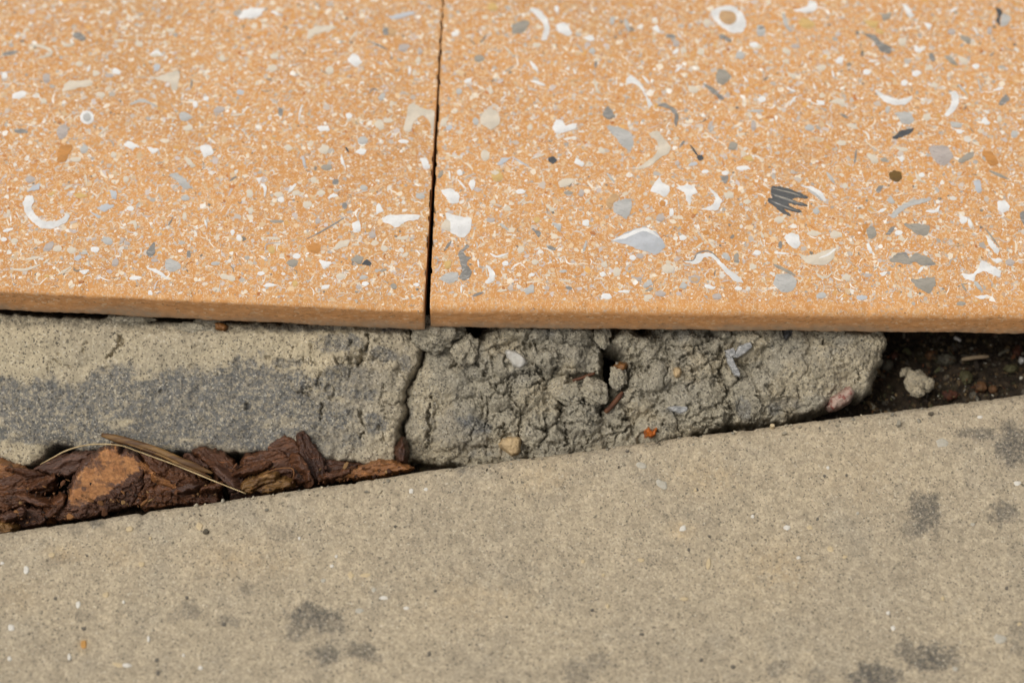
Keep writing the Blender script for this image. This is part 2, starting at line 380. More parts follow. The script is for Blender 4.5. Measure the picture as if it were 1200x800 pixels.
# ------------------------------------------------------------------ concrete kerb
KZ = -0.040
E0 = P(0, 618, KZ); E1 = P(1200, 456, KZ)
TD = (E1-E0); KL = np.linalg.norm(TD); TD /= KL
WD = np.array([TD[1], -TD[0], 0])           # towards the camera
def kerb():
    ts = np.concatenate([np.linspace(-1.5, -.13, 12), np.arange(-.12, KL+.12, .00085), np.linspace(KL+.13, 1.9, 12)])
    R = .008
    ang = np.linspace(0, math.pi/2, 9)
    prof = [(0, -.16), (0, -.06), (0, -.03), (0, -.015)] + [(R-R*math.cos(a), -R+R*math.sin(a)) for a in ang]
    prof += [(w, 0) for w in np.concatenate([np.arange(.0088, .215, .00085), np.linspace(.23, .42, 6)])] + [(.426, -.004), (.43, -.01), (.43, -.16)]
    prof = np.array(prof)
    Tt, k = np.meshgrid(ts, np.arange(len(prof)), indexing='ij')
    Wd = prof[k, 0]; Zd = prof[k, 1]
    u = np.clip(Tt/KL, -.3, 1.3)
    bow = -.0022*np.sin(np.pi*np.clip(u, 0, 1)) + .0006*fbm(Tt/MM, Tt*0+3, 60, 3, 5)
    x = Tt/MM; y = Wd/MM
    n = .35*fbm(x, y, 45, 3, 21)+.16*fbm(x, y+Zd/MM, 4.5, 4, 22, .62)
    f1, f2, idn = worley(x, y, 2.5, 31)
    pit = np.where(idn < .11, .75*sstep(.32, .12, f1), 0)
    h = (n-pit)*MM
    edge = np.clip(1-Wd/.012, 0, 1)
    h -= edge*np.clip(fbm(x, x*0+9, 9, 4, 41, .6)-.15, 0, 1)*2.2*MM       # small losses along the arris
    slope = -.012*np.clip(Wd, 0, .5)
    nx = np.where(Zd < -1e-6, 1-np.clip((Zd+R)/R, 0, 1), 0)
    V = E0 + Tt[..., None]*TD + (Wd+bow-h*nx)[..., None]*WD
    V[..., 2] = KZ + Zd + slope + h*(1-nx)
    # stains in photo units
    d = V-CAMP; zz = d@FWD; k_ = 1200*LENS/SENS
    PXx = 600+(d@RGT)/zz*k_; PYy = 400-(d@UPV)/zz*k_
    st = np.zeros(PXx.shape); sn = .28*fbm(PXx, PYy, 14, 4, 71, .7); wnz = 1+.8*fbm(PXx, PYy, 10, 3, 91)
    for cx, cy, rx, ry, a in [(366, 722, 30, 15, .95), (345, 738, 10, 14, .7), (385, 733, 22, 10, .6), (382, 766, 18, 12, .85), (425, 762, 20, 10, .8), (440, 770, 12, 6, .5), (1083, 600, 18, 26, .95), (1070, 620, 14, 12, .6), (1177, 600, 16, 14, .85),
                              (1190, 520, 22, 26, .95), (1145, 508, 26, 8, .8), (1090, 770, 36, 17, .95), (1062, 762, 14, 16, .7), (1118, 772, 12, 8, .6), (1025, 792, 30, 18, 1.), (912, 784, 14, 10, .6), (955, 792, 14, 12, .55),
                              (678, 786, 20, 16, .55), (225, 715, 12, 12, .6), (268, 728, 13, 8, .6), (205, 722, 12, 7, .4), (100, 722, 12, 7, .35), (290, 690, 11, 6, .5), (112, 612, 8, 6, .85), (90, 620, 10, 6, .4), (540, 550, 9, 6, .75), (330, 625, 16, 12, .4), (70, 656, 20, 6, .4), (700, 775, 16, 10, .5), (1195, 745, 14, 24, .5), (935, 540, 10, 6, .3), (760, 562, 16, 12, .25), (480, 610, 30, 20, .1)]:
        g = np.exp(-(((PXx-cx)/rx)**2+((PYy-cy)/ry)**2))
        st = np.maximum(st, a*sstep(.22, .62, g+sn))
    wm = np.zeros(PXx.shape)
    for cx, cy, rx, ry, a in [(1090, 650, 10, 10, .0), (910, 665, 40, 30, .7), (270, 655, 50, 22, .6), (800, 622, 16, 12, .9), (98, 755, 7, 9, 1.2), (75, 648, 22, 9, .9), (140, 645, 30, 20, .5), (640, 560, 40, 20, .5), (830, 560, 40, 22, .6), (20, 700, 30, 20, .4), (1010, 560, 60, 40, .3), (560, 700, 60, 30, .4), (320, 660, 30, 15, .4)]:
        wm = np.maximum(wm, a*np.exp(-(((PXx-cx)/rx)**2+((PYy-cy)/ry)**2))*wnz)
    nt, nk = Tt.shape
    i, j = np.meshgrid(np.arange(nt-1), np.arange(nk-1), indexing='ij'); a = (i*nk+j).ravel()
    F = np.stack([a, a+nk, a+nk+1, a+1], 1)[:, ::-1]
    o = mesh_obj('concrete_kerb', V.reshape(-1, 3), F, M_KERB, None, True, {'stain': st.ravel(), 'warm': np.clip(wm, 0, 1).ravel()})
    return tag(o, 'sandy beige concrete kerb with dark stains running across the foreground', 'kerb')
KERB = kerb()

# ------------------------------------------------------------------ shell terrazzo pavers
TH = .0178
def paver(name, fl, fr, bl_dir, br_dir, back, rad, label, side):
    """fl, fr: front corners (z=0). The front edge is gently uneven; rounded arris of radius rad."""
    n = 520
    us = np.linspace(0, 1, n)
    # profile from the back top over the arris and down the face to the underside
    A = np.linspace(0, math.pi/2, 8)
    prof = [(back, 0), (.35, 0)] + [(v, 0) for v in np.arange(.25, .011, -.004)] + [(rad-rad*math.sin(a), -rad+rad*math.cos(a)) for a in A]
    prof += [(0, -rad-(TH-rad-.001)*f) for f in np.linspace(.15, 1, 9)] + [(.001, -TH), (.03, -TH), (back, -TH)]
    prof = np.array(prof)
    U, k = np.meshgrid(us, np.arange(len(prof)), indexing='ij')
    D = prof[k, 0]; Z = prof[k, 1].copy()
    front = fl + U[..., None]*(fr-fl)
    dr = bl_dir + U[..., None]*(br_dir-bl_dir)
    V = front + D[..., None]*dr
    x = U*np.linalg.norm(fr-fl)/MM
    fz = np.clip(-Z/TH, 0, 1)
    wob = (.30*fbm(x, Z/MM*1.0, 26, 3, 3+side)+.26*fbm(x, Z/MM, 3, 3, 8+side))*MM*(D < .011)*np.minimum(1, fz*6)
    V[..., 1] -= wob
    ed = .35*(.00028*fbm(D/MM, D*0+side, 14, 4, 61+side, .6)+.00022*np.clip(fbm(D/MM, D*0+side, 5, 2, 63+side)-.3, 0, 1))*(Z > -TH*.9)
    V[..., 0] += np.where(U == (1. if side == 0 else 0.), -np.abs(ed) if side == 0 else np.abs(ed), 0)
    V[..., 2] = Z
    chipz = np.clip(fbm(x, x*0+2, 9, 3, 15+side)-.35, 0, 1)*1.6*MM
    V[..., 2] -= chipz*(np.abs(D) < .004)*(Z > -rad*1.2)
    V[..., 2] -= np.where(Z < -TH*.8, .8*MM*fbm(x, x*0+7, 30, 3, 30+side), 0)*(D < .002)
    face = sstep(-rad*.25, -rad*.9, Z)*(D < .02); dirt = sstep(-TH*.45, -TH*.98, Z+.004*fbm(x, Z/MM, 40, 3, 44))*(D < .02)
    nt, nk = U.shape
    i, j = np.meshgrid(np.arange(nt-1), np.arange(nk-1), indexing='ij'); a = (i*nk+j).ravel()
    F = np.stack([a, a+1, a+nk+1, a+nk], 1)
    cap0 = np.array([[0, j2, j2+1] for j2 in range(1, nk-1)]); b = (nt-1)*nk
    cap1 = np.array([[b, b+j2+1, b+j2] for j2 in range(1, nk-1)])
    bb = a[:0]; rows = np.arange(nt-1)*nk
    bk = np.stack([rows+nk-1, rows, rows+nk, rows+2*nk-1], 1)
    Q = np.concatenate([F, bk]); T = np.concatenate([Q[:, [0, 1, 2]], Q[:, [0, 2, 3]], cap0[:, ::-1], cap1[:, ::-1]])
    org = np.array([(fl+fr)[0]/2, (fl+fr)[1]/2+back/2, -TH])
    o = mesh_obj(name, V.reshape(-1, 3), T, M_PAVER, None, True, {'face': face.ravel(), 'dirt': dirt.ravel()}, org)
    o.data.polygons.foreach_set('use_smooth', np.ones(len(o.data.polygons), bool))
    m = o.modifiers.new('edge', 'EDGE_SPLIT') if False else None
    return tag(o, label, 'paver', 'shell terrazzo pavers')
def nrm(v): return v/np.linalg.norm(v)
# left paver
a = P(0, 341, 0); b = P(496.5, 365, 0); bk = P(518.7, 0, 0)
dl = nrm(b-a); LFR = b; LFL = b - dl*.60; LJ = nrm(bk-b)
PAV_L = paver('shell_paver', LFL, LFR, LJ, LJ, .5, .0018, 'orange shell terrazzo paver left of the dark joint', 0)
a2 = P(503.5, 361, 0); b2 = P(1200, 369, 0); bk2 = P(519.2, 0, 0)
dr_ = nrm(b2-a2); RFL = a2; RFR = a2+dr_*.62; RJ = nrm(bk2-a2)
PAV_R = paver('shell_paver', RFL, RFR, RJ, RJ, .5, .0045, 'orange shell terrazzo paver right of the dark joint, with a rounded front edge', 5)
def inv2(c, e1, e2):
    M = np.linalg.inv(np.array([[e1[0], e2[0]], [e1[1], e2[1]]])); return lambda p: M@(np.asarray(p)[:2]-c[:2])
PL_uv = inv2(LFR, -dl, LJ); PR_uv = inv2(RFL, dr_, RJ)

def chaikin(p, it=1):
    q = []
    for i in range(len(p)):
        a, b = np.array(p[i], float), np.array(p[(i+1) % len(p)], float); L = np.hypot(*(b-a))
        nn = np.array([-(b-a)[1], (b-a)[0]])/(L+1e-9)
        q += [a*.88+b*.12]
        if L > 14: q += [a*(1-f)+b*f+nn*random.uniform(-1, 1)*min(3.2, L*.06) for f in ((.35, .65) if L < 45 else (.25, .42, .6, .77))]
        q += [a*.12+b*.88]
    return q
def stroke(pts, w, ta=.35, tb=.35):
    pts = np.array(pts, float); k = np.linspace(0, 1, len(pts)); n = max(5, 3*len(pts)); u = np.linspace(0, 1, n)
    c = np.stack([_spl(k, pts[:, i], u) if len(pts) > 2 else np.interp(u, k, pts[:, i]) for i in (0, 1)], 1)
    T = np.gradient(c, axis=0); T /= np.linalg.norm(T, axis=1)[:, None]; N = np.stack([-T[:, 1], T[:, 0]], 1)
    f = np.minimum(1, np.minimum(ta+(1-ta)*u/.3, tb+(1-tb)*(1-u)/.3))*w/2*(1+.15*RNG.normal(size=n))
    return list(c+N*f[:, None])+list((c-N*f[:, None])[::-1])
def ell(cx, cy, rx, ry, a=0, n=12, jit=.17):
    a = math.radians(a); out = []
    for i in range(n):
        t = 2*math.pi*i/n; r = 1+jit*random.uniform(-1, 1); x = rx*math.cos(t)*r; y = ry*math.sin(t)*r
        out.append((cx+x*math.cos(a)-y*math.sin(a), cy+x*math.sin(a)+y*math.cos(a)))
    return out
TAKEN = []
ZK = [0]
def shell_piece(poly_px, code, par, proud=.16, name='shell_fragment', big=True, world=None):
    w = np.array([P(x, y, 0) for x, y in poly_px]) if world is None else np.asarray(world)
    ar = np.sum(w[:, 0]*np.roll(w[:, 1], -1)-np.roll(w[:, 0], -1)*w[:, 1])
    if ar < 0: w = w[::-1]
    n = len(w); ZK[0] = (ZK[0]+1) % 37
    z = (proud+ZK[0]*.0022)*MM
    top = w.copy(); top[:, 2] = z; low = w.copy(); low[:, 2] = -1.5*MM
    V = np.concatenate([top, low]); F = [tuple(range(n))]
    F += [(i, n+i, n+(i+1) % n, (i+1) % n) for i in range(n)]; F.append(tuple(range(2*n-1, n-1, -1)))
    o = mesh_obj(name, V, F, M_SH[code], par)
    c = w.mean(0); TAKEN.append((c[0], c[1], np.hypot(*(w[:, :2]-c[:2]).T).max()))
    return o

# traced fragments: (offset, list of [shape, colour, numbers]) in quarter-unit tracing coordinates
R1 = """E S 372 172 33 17 20|P C 16 135,212 200,220 240,243 222,262 180,272|F C 290,435 300,395 330,378 425,376 434,400 370,412|F C 712,370 835,328 845,360 830,425 805,425 800,388 760,380
F W 1115,92 1140,45 1200,38 1245,44 1212,82|E W 88,447 36 18 -12|F W 577,680 600,660 660,688 610,700|F W 935,685 985,680 1005,720 955,742|F C 862,730 880,740 920,778 900,790 875,765
P G 14 610,492 665,472 740,502|F C 702,268 738,220 762,266|E W 545 335 22 15 20|E B 736 316 16 18|E S 97 616 32 11 5|E L 292 618 24 34 20|F O 280,680 345,680 310,760 265,765|E L 218 367 18 26|E C 472 445 22 13 20|E L 1028 516 26 17 -20|E G 868 548 30 22
P S 10 900,375 895,415|E C 370 300 20 12|E C 655 208 18 14|F W 685,690 750,700 715,725|E C 532 726 14 14|P C 8 850,78 885,40|P C 8 462,635 510,590|P C 12 1085,542 1150,535|E C 880 602 22 13 -10|E D 440 183 10 10|P C 14 285,190 310,215 350,205|E W 965 463 14 12|E W 915 490 12 16|E C 450 345 16 14|E C 205 475 15 13|E C 1042 275 15 15|P W 14 700,260 735,245 760,262|E L 510 355 24 10 0|E W 190 350 9 9|E W 22 355 14 15|F C 530,190 560,184 598,190 560,200|E C 800 143 22 10|P T 12 590,185 640,190|E S 45 250 40 10 -8|E G 395 700 18 22|E C 355 748 26 12|F W 405,335 425,300 415,340|E B 1125 433 17 12"""
R2 = """P C 34 245,185 265,150 310,138 372,130|F W 425,282 455,250 480,262 500,295 465,318|F B 610,85 690,62 735,52 746,68 660,93|E L 690 225 28 20 -8|F C 690,612 715,490 740,483 772,506 850,524 848,628 828,632 815,572 790,540 760,550 736,580 722,622
F C 862,597 868,560 903,545 892,590|E Y 1110 35 24 20|E S 610 150 18 20|E T 638 152 20 18|P S 8 525,195 570,212 620,235|F W 285,592 340,590 346,614 300,620|F W 462,716 490,696 520,704 505,728|F C 125,690 150,676 176,696 150,712|F C 295,715 310,672 345,690 330,728
F B 1128,772 1150,742 1198,738 1180,752 1152,775|P G 12 1045,388 1050,415|F W 765,742 800,740 818,790 790,792|E C 1100 430 12 14|E C 620 566 24 12|E S 115 525 12 20|P W 8 200,570 208,520 218,490|E C 578 585 20 26 -30|E W 436 544 17 13 10|E G 500 660 22 18|E M 330 785 24 14|E G 590 455 14 22 30|E C 345 330 22 20|E C 78 322 24 17|P W 12 400,725 405,760 420,785|F W 65,55 85,50 115,72 100,76|E M 1045 275 26 16|E W 995 378 20 10 -25|E C 960 250 14 10 -40|E W 930 160 14 12|E C 85 265 20 15|P S 8 530,440 548,418 575,425|E D 660 377 11 11|E D 565 352 9 10|P D 10 420,690 435,715|P C 10 440,190 470,150|E L 768 240 12 18|E B 905 600 16 13 -30|P B 14 220,735 230,790|E W 690 664 24 9|E C 1075 730 22 26|E S 1070 715 12 10|E G 952 430 14 16|E G 1030 570 13 18|P C 10 900,730 950,735 965,750|E W 310 494 10 9|P C 9 1160,215 1200,255|E W 720 330 7 22|E C 760 285 12 18"""
R3 = """F W 80,42 105,38 135,55 165,85 179,130 165,190 135,192 152,140 142,105 112,75|F W 205,118 245,104 285,158 262,173 210,142|F W 330,178 368,165 391,185 368,198|F W 930,55 975,32 1030,27 1080,60 1100,110 1085,152 1040,160 985,132 942,92
F S 965,165 985,162 1028,185 1025,202 978,182|F W 535,372 553,350 577,368 603,388 625,438 660,490 641,512 632,472 608,422 588,402 565,390 540,396|F S 888,390 930,403 998,465 980,472 930,430|F M 955,355 968,322 1000,330 1032,360 992,402 960,390|F S 672,500 715,482 762,508 783,545 768,597 758,572 764,540 740,512 700,500
F W 188,602 205,560 238,565 250,592 305,578 300,604 255,620 205,627|F S 422,542 450,493 487,550 450,562|F G 440,588 510,600 560,625 572,670 552,712 510,680|F C 640,625 688,613 712,650 747,690 735,722 700,735 640,785 570,797 600,780 660,740 690,700 680,660 650,642|E D 190 750 20 17 30
P W 16 84,288 122,338|P W 16 95,380 155,402|P G 18 530,88 548,152|F W 658,132 680,115 696,158 675,150|F Y 1080,742 1120,728 1135,758 1105,756|F W 1048,785 1100,776 1122,795 1060,798|E C 850 420 26 16 20|F M 0,115 60,95 85,105 55,155 0,160|P B 8 0,735 40,760 85,785|E W 1172 466 20 15|P G 14 1112,522 1180,520|E L 1132 590 14 24|E W 768 242 18 9 -40|E C 803 236 16 14|E C 912 108 17 20|E G 1068 262 20 18|E W 1135 210 22 14|P W 10 1085,358 1105,388|P C 14 385,370 398,420 412,440|P T 10 270,382 320,375|P W 10 610,355 645,395|F W 760,345 775,318 800,308 790,325|E O 438 240 10 12|E D 668 252 11 7|P S 14 390,320 395,285|P L 10 300,205 335,250|E W 210 45 11 18|E G 375 240 16 14|E G 470 100 12 20|E G 1165 145 22 28|P S 12 1155,135 1185,130|E L 770 205 18 18|E S 745 172 24 10 10|P G 12 925,620 948,590|E C 85 598 12 14|E W 20 420 14 14|E C 420 705 12 18 -40|F W 340,765 300,740 290,765 330,785|E W 1110 680 12 14 30|F M 1010,700 1025,665 1060,675 1045,705|E D 882 740 16 13 30|P D 8 835,680 870,730|E B 850 770 22 9 -10|P C 10 940,720 960,765|E O 1138 705 13 18|P S 10 785,690 810,660|P C 10 110,740 155,722|E C 115 212 20 12|E C 885 245 17 15|E L 930 590 10 22 20"""
R4 = """F W 118,45 160,40 185,30 192,0 228,12 232,40 215,56 175,62 130,56|P G 20 72,62 84,115 108,150|F Y 140,105 165,85 200,95 226,120 195,138 160,130|F S 445,155 500,165 540,205 580,222 573,255 525,243 500,197|F W 628,15 658,30 686,78 665,87 642,52|F D 1063,35 1090,42 1100,62 1085,95 1090,125 1066,100 1078,70|F G 1090,92 1105,60 1142,85 1122,120 1092,127
P W 28 505,425 545,460 600,480 645,475 675,455|F W 853,432 880,426 896,450 892,490 872,525 838,550 824,538 850,505 864,468|F G 592,532 640,524 670,530 688,565 662,586 625,578 610,550|F D 578,645 622,612 686,599 670,626 600,655|F L 750,692 790,682 842,686 873,735 832,778 790,766 762,722|F M 888,755 930,722 965,710 962,738 906,768
F W 315,286 335,264 356,274 346,300 320,298|F C 278,482 328,460 360,468 356,506 322,486|F C 458,718 500,728 521,760 490,770|F S 1078,490 1115,440 1136,470 1095,497|F M 823,260 860,268 892,310 860,302|F C 608,182 650,178 642,215 615,212|F W 684,210 726,235 710,252 686,240|F M 900,165 950,178 946,212 905,186|F C 78,336 130,350 126,378|F W 868,605 925,613 900,632
F Y 445,98 520,100 505,138 480,130|E Y 522 148 20 12 20|F W 730,105 770,118 755,142 740,125|F M 530,70 580,58 570,90 540,100|P W 14 850,60 885,38|E W 640 390 16 15|E W 850 62 10 6|P W 9 100,500 115,470 135,452|F W 225,470 265,475 265,495 235,492|P W 12 85,412 130,430|F W 600,735 640,738 630,765|E G 1155 628 17 17|P W 12 1055,425 1105,412|E C 755 318 20 12 -30|E S 770 270 12 22 -25|E C 915 285 26 17 30|E W 975 312 18 12|P G 10 890,395 935,445|P G 10 985,375 1000,430|E L 860 150 18 16|E L 1038 145 12 20|E C 250 318 22 14|E C 85 240 22 15 30|F W 1000,570 1015,545 1045,580 1020,588|F M 1035,265 1065,230 1055,262|E G 880 585 28 14 15|E C 745 548 18 18|E W 462 340 18 15|P S 8 405,770 415,700|P W 8 960,125 985,165|E G 195 600 22 16|E C 345 672 22 13|E C 630 700 28 10 10|E M 545 750 16 11|E W 695 345 20 14|P W 10 470,290 515,285|P W 9 300,330 310,368|E C 1085 556 13 16|E S 810 138 14 12|E G 560 515 12 16|E C 780 400 16 14|E L 130 218 22 12|P S 10 340,535 375,555|F O 1000,715 1050,710 1085,770 1040,780|E C 395 592 28 10 20"""
R5 = """F W 104,152 125,118 155,118 161,145 146,172 165,208 200,238 260,238 295,222 310,198 329,214 310,246 250,273 195,273 150,240 122,205|F B 122,100 150,75 186,58 186,90|F B 510,90 546,95 546,137 525,130|F B 452,175 495,155 540,163 492,196|F B 413,185 478,215 462,227|F Y 345,115 375,103 416,120 370,132|F G 788,20 828,8 870,40 906,86 860,86 830,50
F S 683,385 712,345 725,333 729,385 702,411|E G 808 445 36 29 20|P C 12 50,462 120,464 190,440|P C 12 120,416 190,405|E W 445 370 21 14|E C 270 365 20 17|E C 335 372 20 17|E L 230 357 30 18 -40|E G 505 330 28 17 30|F W 368,470 422,463 396,490|P W 14 690,457 740,475 792,512|P W 16 15,285 62,272|P C 16 597,250 630,242 637,278
E W 612 178 16 12|E C 1170 108 15 20|E C 1055 498 24 12|E W 635 503 28 9 -5|P W 10 960,230 968,262|E C 1175 188 12 16|P S 9 1075,50 1108,28|E L 140 42 22 16|E G 870 128 20 15|E L 540 430 16 20|P T 10 858,460 875,432|E S 885 392 10 18|F Y 220,485 235,500 205,500|E C 68 330 16 12|P C 12 205,435 230,415|P C 12 270,490 330,452|E G 1010 435 22 9|E C 1085 505 20 14|P L 12 560,345 585,315|E L 725 420 18 9|E D 277 212 8 8|E W 18 322 14 10|E B 365 410 18 12 -30|E W 705 575 10 14|F Y 218,110 265,95 240,122|P C 12 300,90 340,65|E W 1090 290 10 14|E W 1120 315 13 15|E C 865 215 10 20|E C 40 195 10 12|E C 590 40 14 14|P L 8 1040,215 1055,195|E G 395 385 16 8|E L 595 340 14 10"""
R6 = """F W 865,90 920,84 956,115 950,152 915,157 885,120|F W 885,195 960,216 1011,220 1002,290 972,317 910,292 900,240|F C 864,265 890,225 912,240 910,290|F G 855,510 890,480 948,474 948,516 900,530|F S 945,392 985,345 1003,355 970,382 985,402 1012,405 985,432 1012,470 1002,502 970,517 950,500 968,470 955,420|F W 1075,440 1095,450 1122,482 1115,517 1090,531 1071,525 1095,500 1090,470
P S 7 240,320 320,278 412,223|F W 590,225 620,208 680,206 770,208 762,230 700,240 655,270 630,252 595,242|F W 563,172 575,150 601,190 565,206|F W 450,245 485,235 491,285 455,291|F W 290,415 360,430 320,467|F C 355,375 390,330 442,325 430,356|F M 440,420 470,395 506,405 490,442|F D 493,440 520,414 542,434 535,447
P W 16 338,132 358,118 384,118|P W 14 22,60 42,80 40,122|P W 15 152,102 188,62|P G 14 1142,248 1185,280|E W 1013 65 15 25|P W 9 945,42 985,88|P W 10 1097,388 1130,404 1182,388|P S 12 882,376 915,330|F Y 880,430 915,420 910,460 885,460|E C 190 105 18 13|E W 118 137 14 14|E S 373 53 16 14|E S 415 165 14 15|E C 105 112 20 12|E M 645 542 16 13 40|E C 398 494 22 16|E W 512 530 17 12|F W 30,540 60,525 102,535 60,546|E Y 182 530 13 15|E W 22 482 18 10|E W 190 400 17 13|P C 11 55,315 115,320|P M 14 65,238 130,238|P C 14 650,318 700,315 715,300|E C 600 365 18 15|E L 290 235 14 14|E G 505 80 18 14|E C 240 160 22 16|E C 305 105 18 15|E G 770 120 22 14|P S 9 548,378 562,362|P M 12 580,472 612,462|E O 275 365 30 26|E Y 72 372 18 18|P C 12 1130,565 1175,560|P S 12 1015,588 1065,570|P W 8 962,540 962,575|E L 1100 232 22 11|P W 9 1040,420 1045,455|E W 1168 435 15 12|E C 1155 182 13 14|E W 955 10 14 16|P W 10 905,0 910,42|E L 480 545 14 12|E W 752 535 14 9|E Y 1130 25 26 26|E C 1120 10 18 10|P M 16 855,35 875,0|E C 700 395 16 10 -40|E W 325 545 22 9 -20|E C 270 45 14 14|P C 10 450,345 485,348|E M 172 432 26 20|E G 505 500 20 9|E L 545 300 16 18|P L 7 45,375 50,345 115,338|F W 0,35 30,30 15,68"""
R7 = """F B 465,330 530,290 620,262 680,290 710,330 719,360 682,393 610,375 540,346|P W 17 475,326 540,305 620,275 690,312|F W 800,425 860,440 885,428 900,405 938,405 978,450 1018,495 1050,522 1087,526 1062,495 1012,460 978,428 950,395 920,385 870,390 850,424|P S 6 800,424 850,420 868,388 925,378 975,420|F W 645,97 690,28 706,60 736,70 741,96 715,126 680,106|F W 763,80 830,65 860,82 872,105 842,115 836,161 815,140 810,102|F W 884,182 935,165 957,130 925,85 918,75 960,108 987,140 966,187 905,184
F G 475,150 520,135 562,130 560,182 537,232 515,215 475,195|F T 438,150 470,108 507,118 475,150 465,192|F S 970,25 1017,24 1000,66|F C 215,55 240,38 302,40 260,75 225,82|F C 153,155 212,180 185,195|F S 90,268 137,290 125,316|F G 183,240 232,256 226,292|F W 904,530 957,545 945,557 905,549|F G 52,560 100,530 106,570 70,582|F L 553,495 612,500 600,522|F G 614,535 650,508 662,535 620,552|E W 445 588 24 14|E L 698 577 22 14
E W 345 245 18 16|E W 40 98 22 13|P L 18 175,70 178,45|E L 695 222 20 18 20|E W 748 195 12 18|E Y 116 232 15 14|E C 1103 146 18 11|E W 800 315 18 14|P G 12 335,378 348,330|E W 565 407 15 12|E W 768 405 13 13|E L 600 400 17 14|E C 490 475 18 24|E C 730 460 28 22|P C 10 860,365 895,338|P C 10 925,335 955,362|E G 1005 405 22 12 40|F M 1040,395 1060,385 1065,435 1040,430|E W 1150 384 17 12|E L 855 508 28 20|E T 855 510 17 12|E W 425 485 14 12|E C 396 528 14 13|F G 780,550 800,520 822,535 815,555|P W 11 497,567 552,565|P C 10 1165,285 1180,318|E C 1130 450 17 13|P M 14 625,565 660,552|E S 268 550 18 9 10|P S 10 285,598 310,580|E L 962 588 22 14|E C 40 370 16 18|E S 185 362 22 9 20|E G 240 472 20 7|E W 93 487 14 8|P C 8 30,160 60,128|P C 8 50,150 100,148|P C 9 340,155 370,125|P G 12 445,12 480,55|F C 415,440 440,420 450,450 430,455|E C 108 428 18 13|E W 12 440 8 13|P C 9 180,462 205,440|E C 640 225 16 9|E C 165 490 15 6|E L 325 105 14 18|E M 265 105 20 8|E C 640 592 20 12|E W 1000 12 16 10|E W 905 5 18 9|F C 990,102 1035,100 1040,128 1000,130|E G 1135 15 12 10|P S 8 1115,478 1135,500|E W 1062 552 18 9|E C 855 475 14 12|E W 720 150 10 14|E O 910 290 16 12|E O 705 155 16 14|E C 525 340 12 8|P D 6 1188,140 1200,148"""
R8 = """F X 18,70 100,84 188,122 186,132 128,128 110,136 180,158 188,168 150,166 95,152 100,165 160,190 155,198 100,188 60,170 108,208 104,215 60,195 20,160 0,148 0,128 22,130 12,100|P M 6 22,84 105,104 150,118|P S 7 15,108 95,138 165,160|P M 5 30,118 75,128 115,142|P S 6 10,140 70,166 140,190|F W 150,68 205,73 250,98 276,140 262,146 232,112 190,84|P G 12 185,88 225,115 255,142|F A 565,15 590,-2 625,8 629,38 605,56 572,42|F G 570,215 600,180 660,145 720,130 772,130 740,150 670,165 622,195 590,226|P W 16 740,190 785,190 804,165|F S 503,95 518,72 542,70 520,107
F M 630,250 690,248 762,258 745,306 700,300|F S 548,300 575,266 601,258 572,302|F M 563,425 610,383 650,390 662,412 690,385 740,400 792,437 720,446 690,426 660,440|P S 12 605,392 640,388 658,412|P S 10 735,438 785,440|F M 665,510 720,505 782,498 787,530 757,580 700,550|F W 74,312 105,290 145,300 152,350 130,369 95,345|F C 145,390 180,402 240,385 322,360 302,420 260,446 180,436|P W 10 240,410 280,395 318,365|E G 78 525 55 44 20|P M 16 25,440 80,466 127,492
F W 905,480 960,485 985,460 1000,420 1040,440 1095,470 1085,500 1050,485 1010,470 975,485 965,522 920,506|P G 20 968,520 1005,565|F W 1073,145 1110,138 1137,170 1105,200 1076,186|F S 1178,200 1200,188 1215,230 1200,262|F W 1020,298 1050,330 1086,375 1070,392 1035,350|P M 7 1018,270 1085,360|F W 1043,410 1097,415 1075,438|F W 520,480 562,474 540,497|F B 962,50 995,42 1002,100 980,106|F W 962,588 1042,584 1000,605|F W 460,345 473,338 492,390 475,388|P C 10 222,468 240,495 275,500 300,478
E G 225 190 17 15|E C 360 72 13 15|F G 555,140 575,115 597,150 580,158|E W 612 292 18 12|P W 12 515,195 555,178|F O 440,250 470,250 450,310|E M 485 290 26 30|E C 318 300 28 16|P G 16 275,8 312,60|P M 12 1035,0 1125,40|P C 9 690,0 705,40 745,60|E C 785 50 12 14|F W 790,608 812,600 800,620|E G 250 585 22 15|F W 105,600 135,598 120,618|E C 370 500 20 17|E L 468 490 20 9|E W 720 20 14 12|F C 650,590 672,555 680,600|E M 905 622 22 10|E W 832 645 12 16|E M 1085 325 9 14|P W 10 1145,285 1160,310|P C 12 945,225 965,275|E S 58 348 10 18|P W 14 940,225 952,270|E W 915 232 18 20 30|E W 1145 605 12 10|P T 8 850,352 912,350|E W 715 465 8 20 40|E W 790 300 10 10|E C 205 525 12 12|P M 9 905,528 930,565|E L 1135 430 20 17|E W 14 288 13 12|E B 440 595 26 12|E C 215 295 30 12|P W 9 30,385 100,390|E C 50 230 22 16|F W 200,270 190,262 170,285 185,288|P W 8 0,535 18,558"""
SPEC = [((0, 0), R1), ((300, 0), R2), ((600, 0), R3), ((900, 0), R4), ((0, 200), R5), ((300, 200), R6), ((600, 200), R7), ((900, 200), R8)]
COUNT = {0: 0, 1: 0}
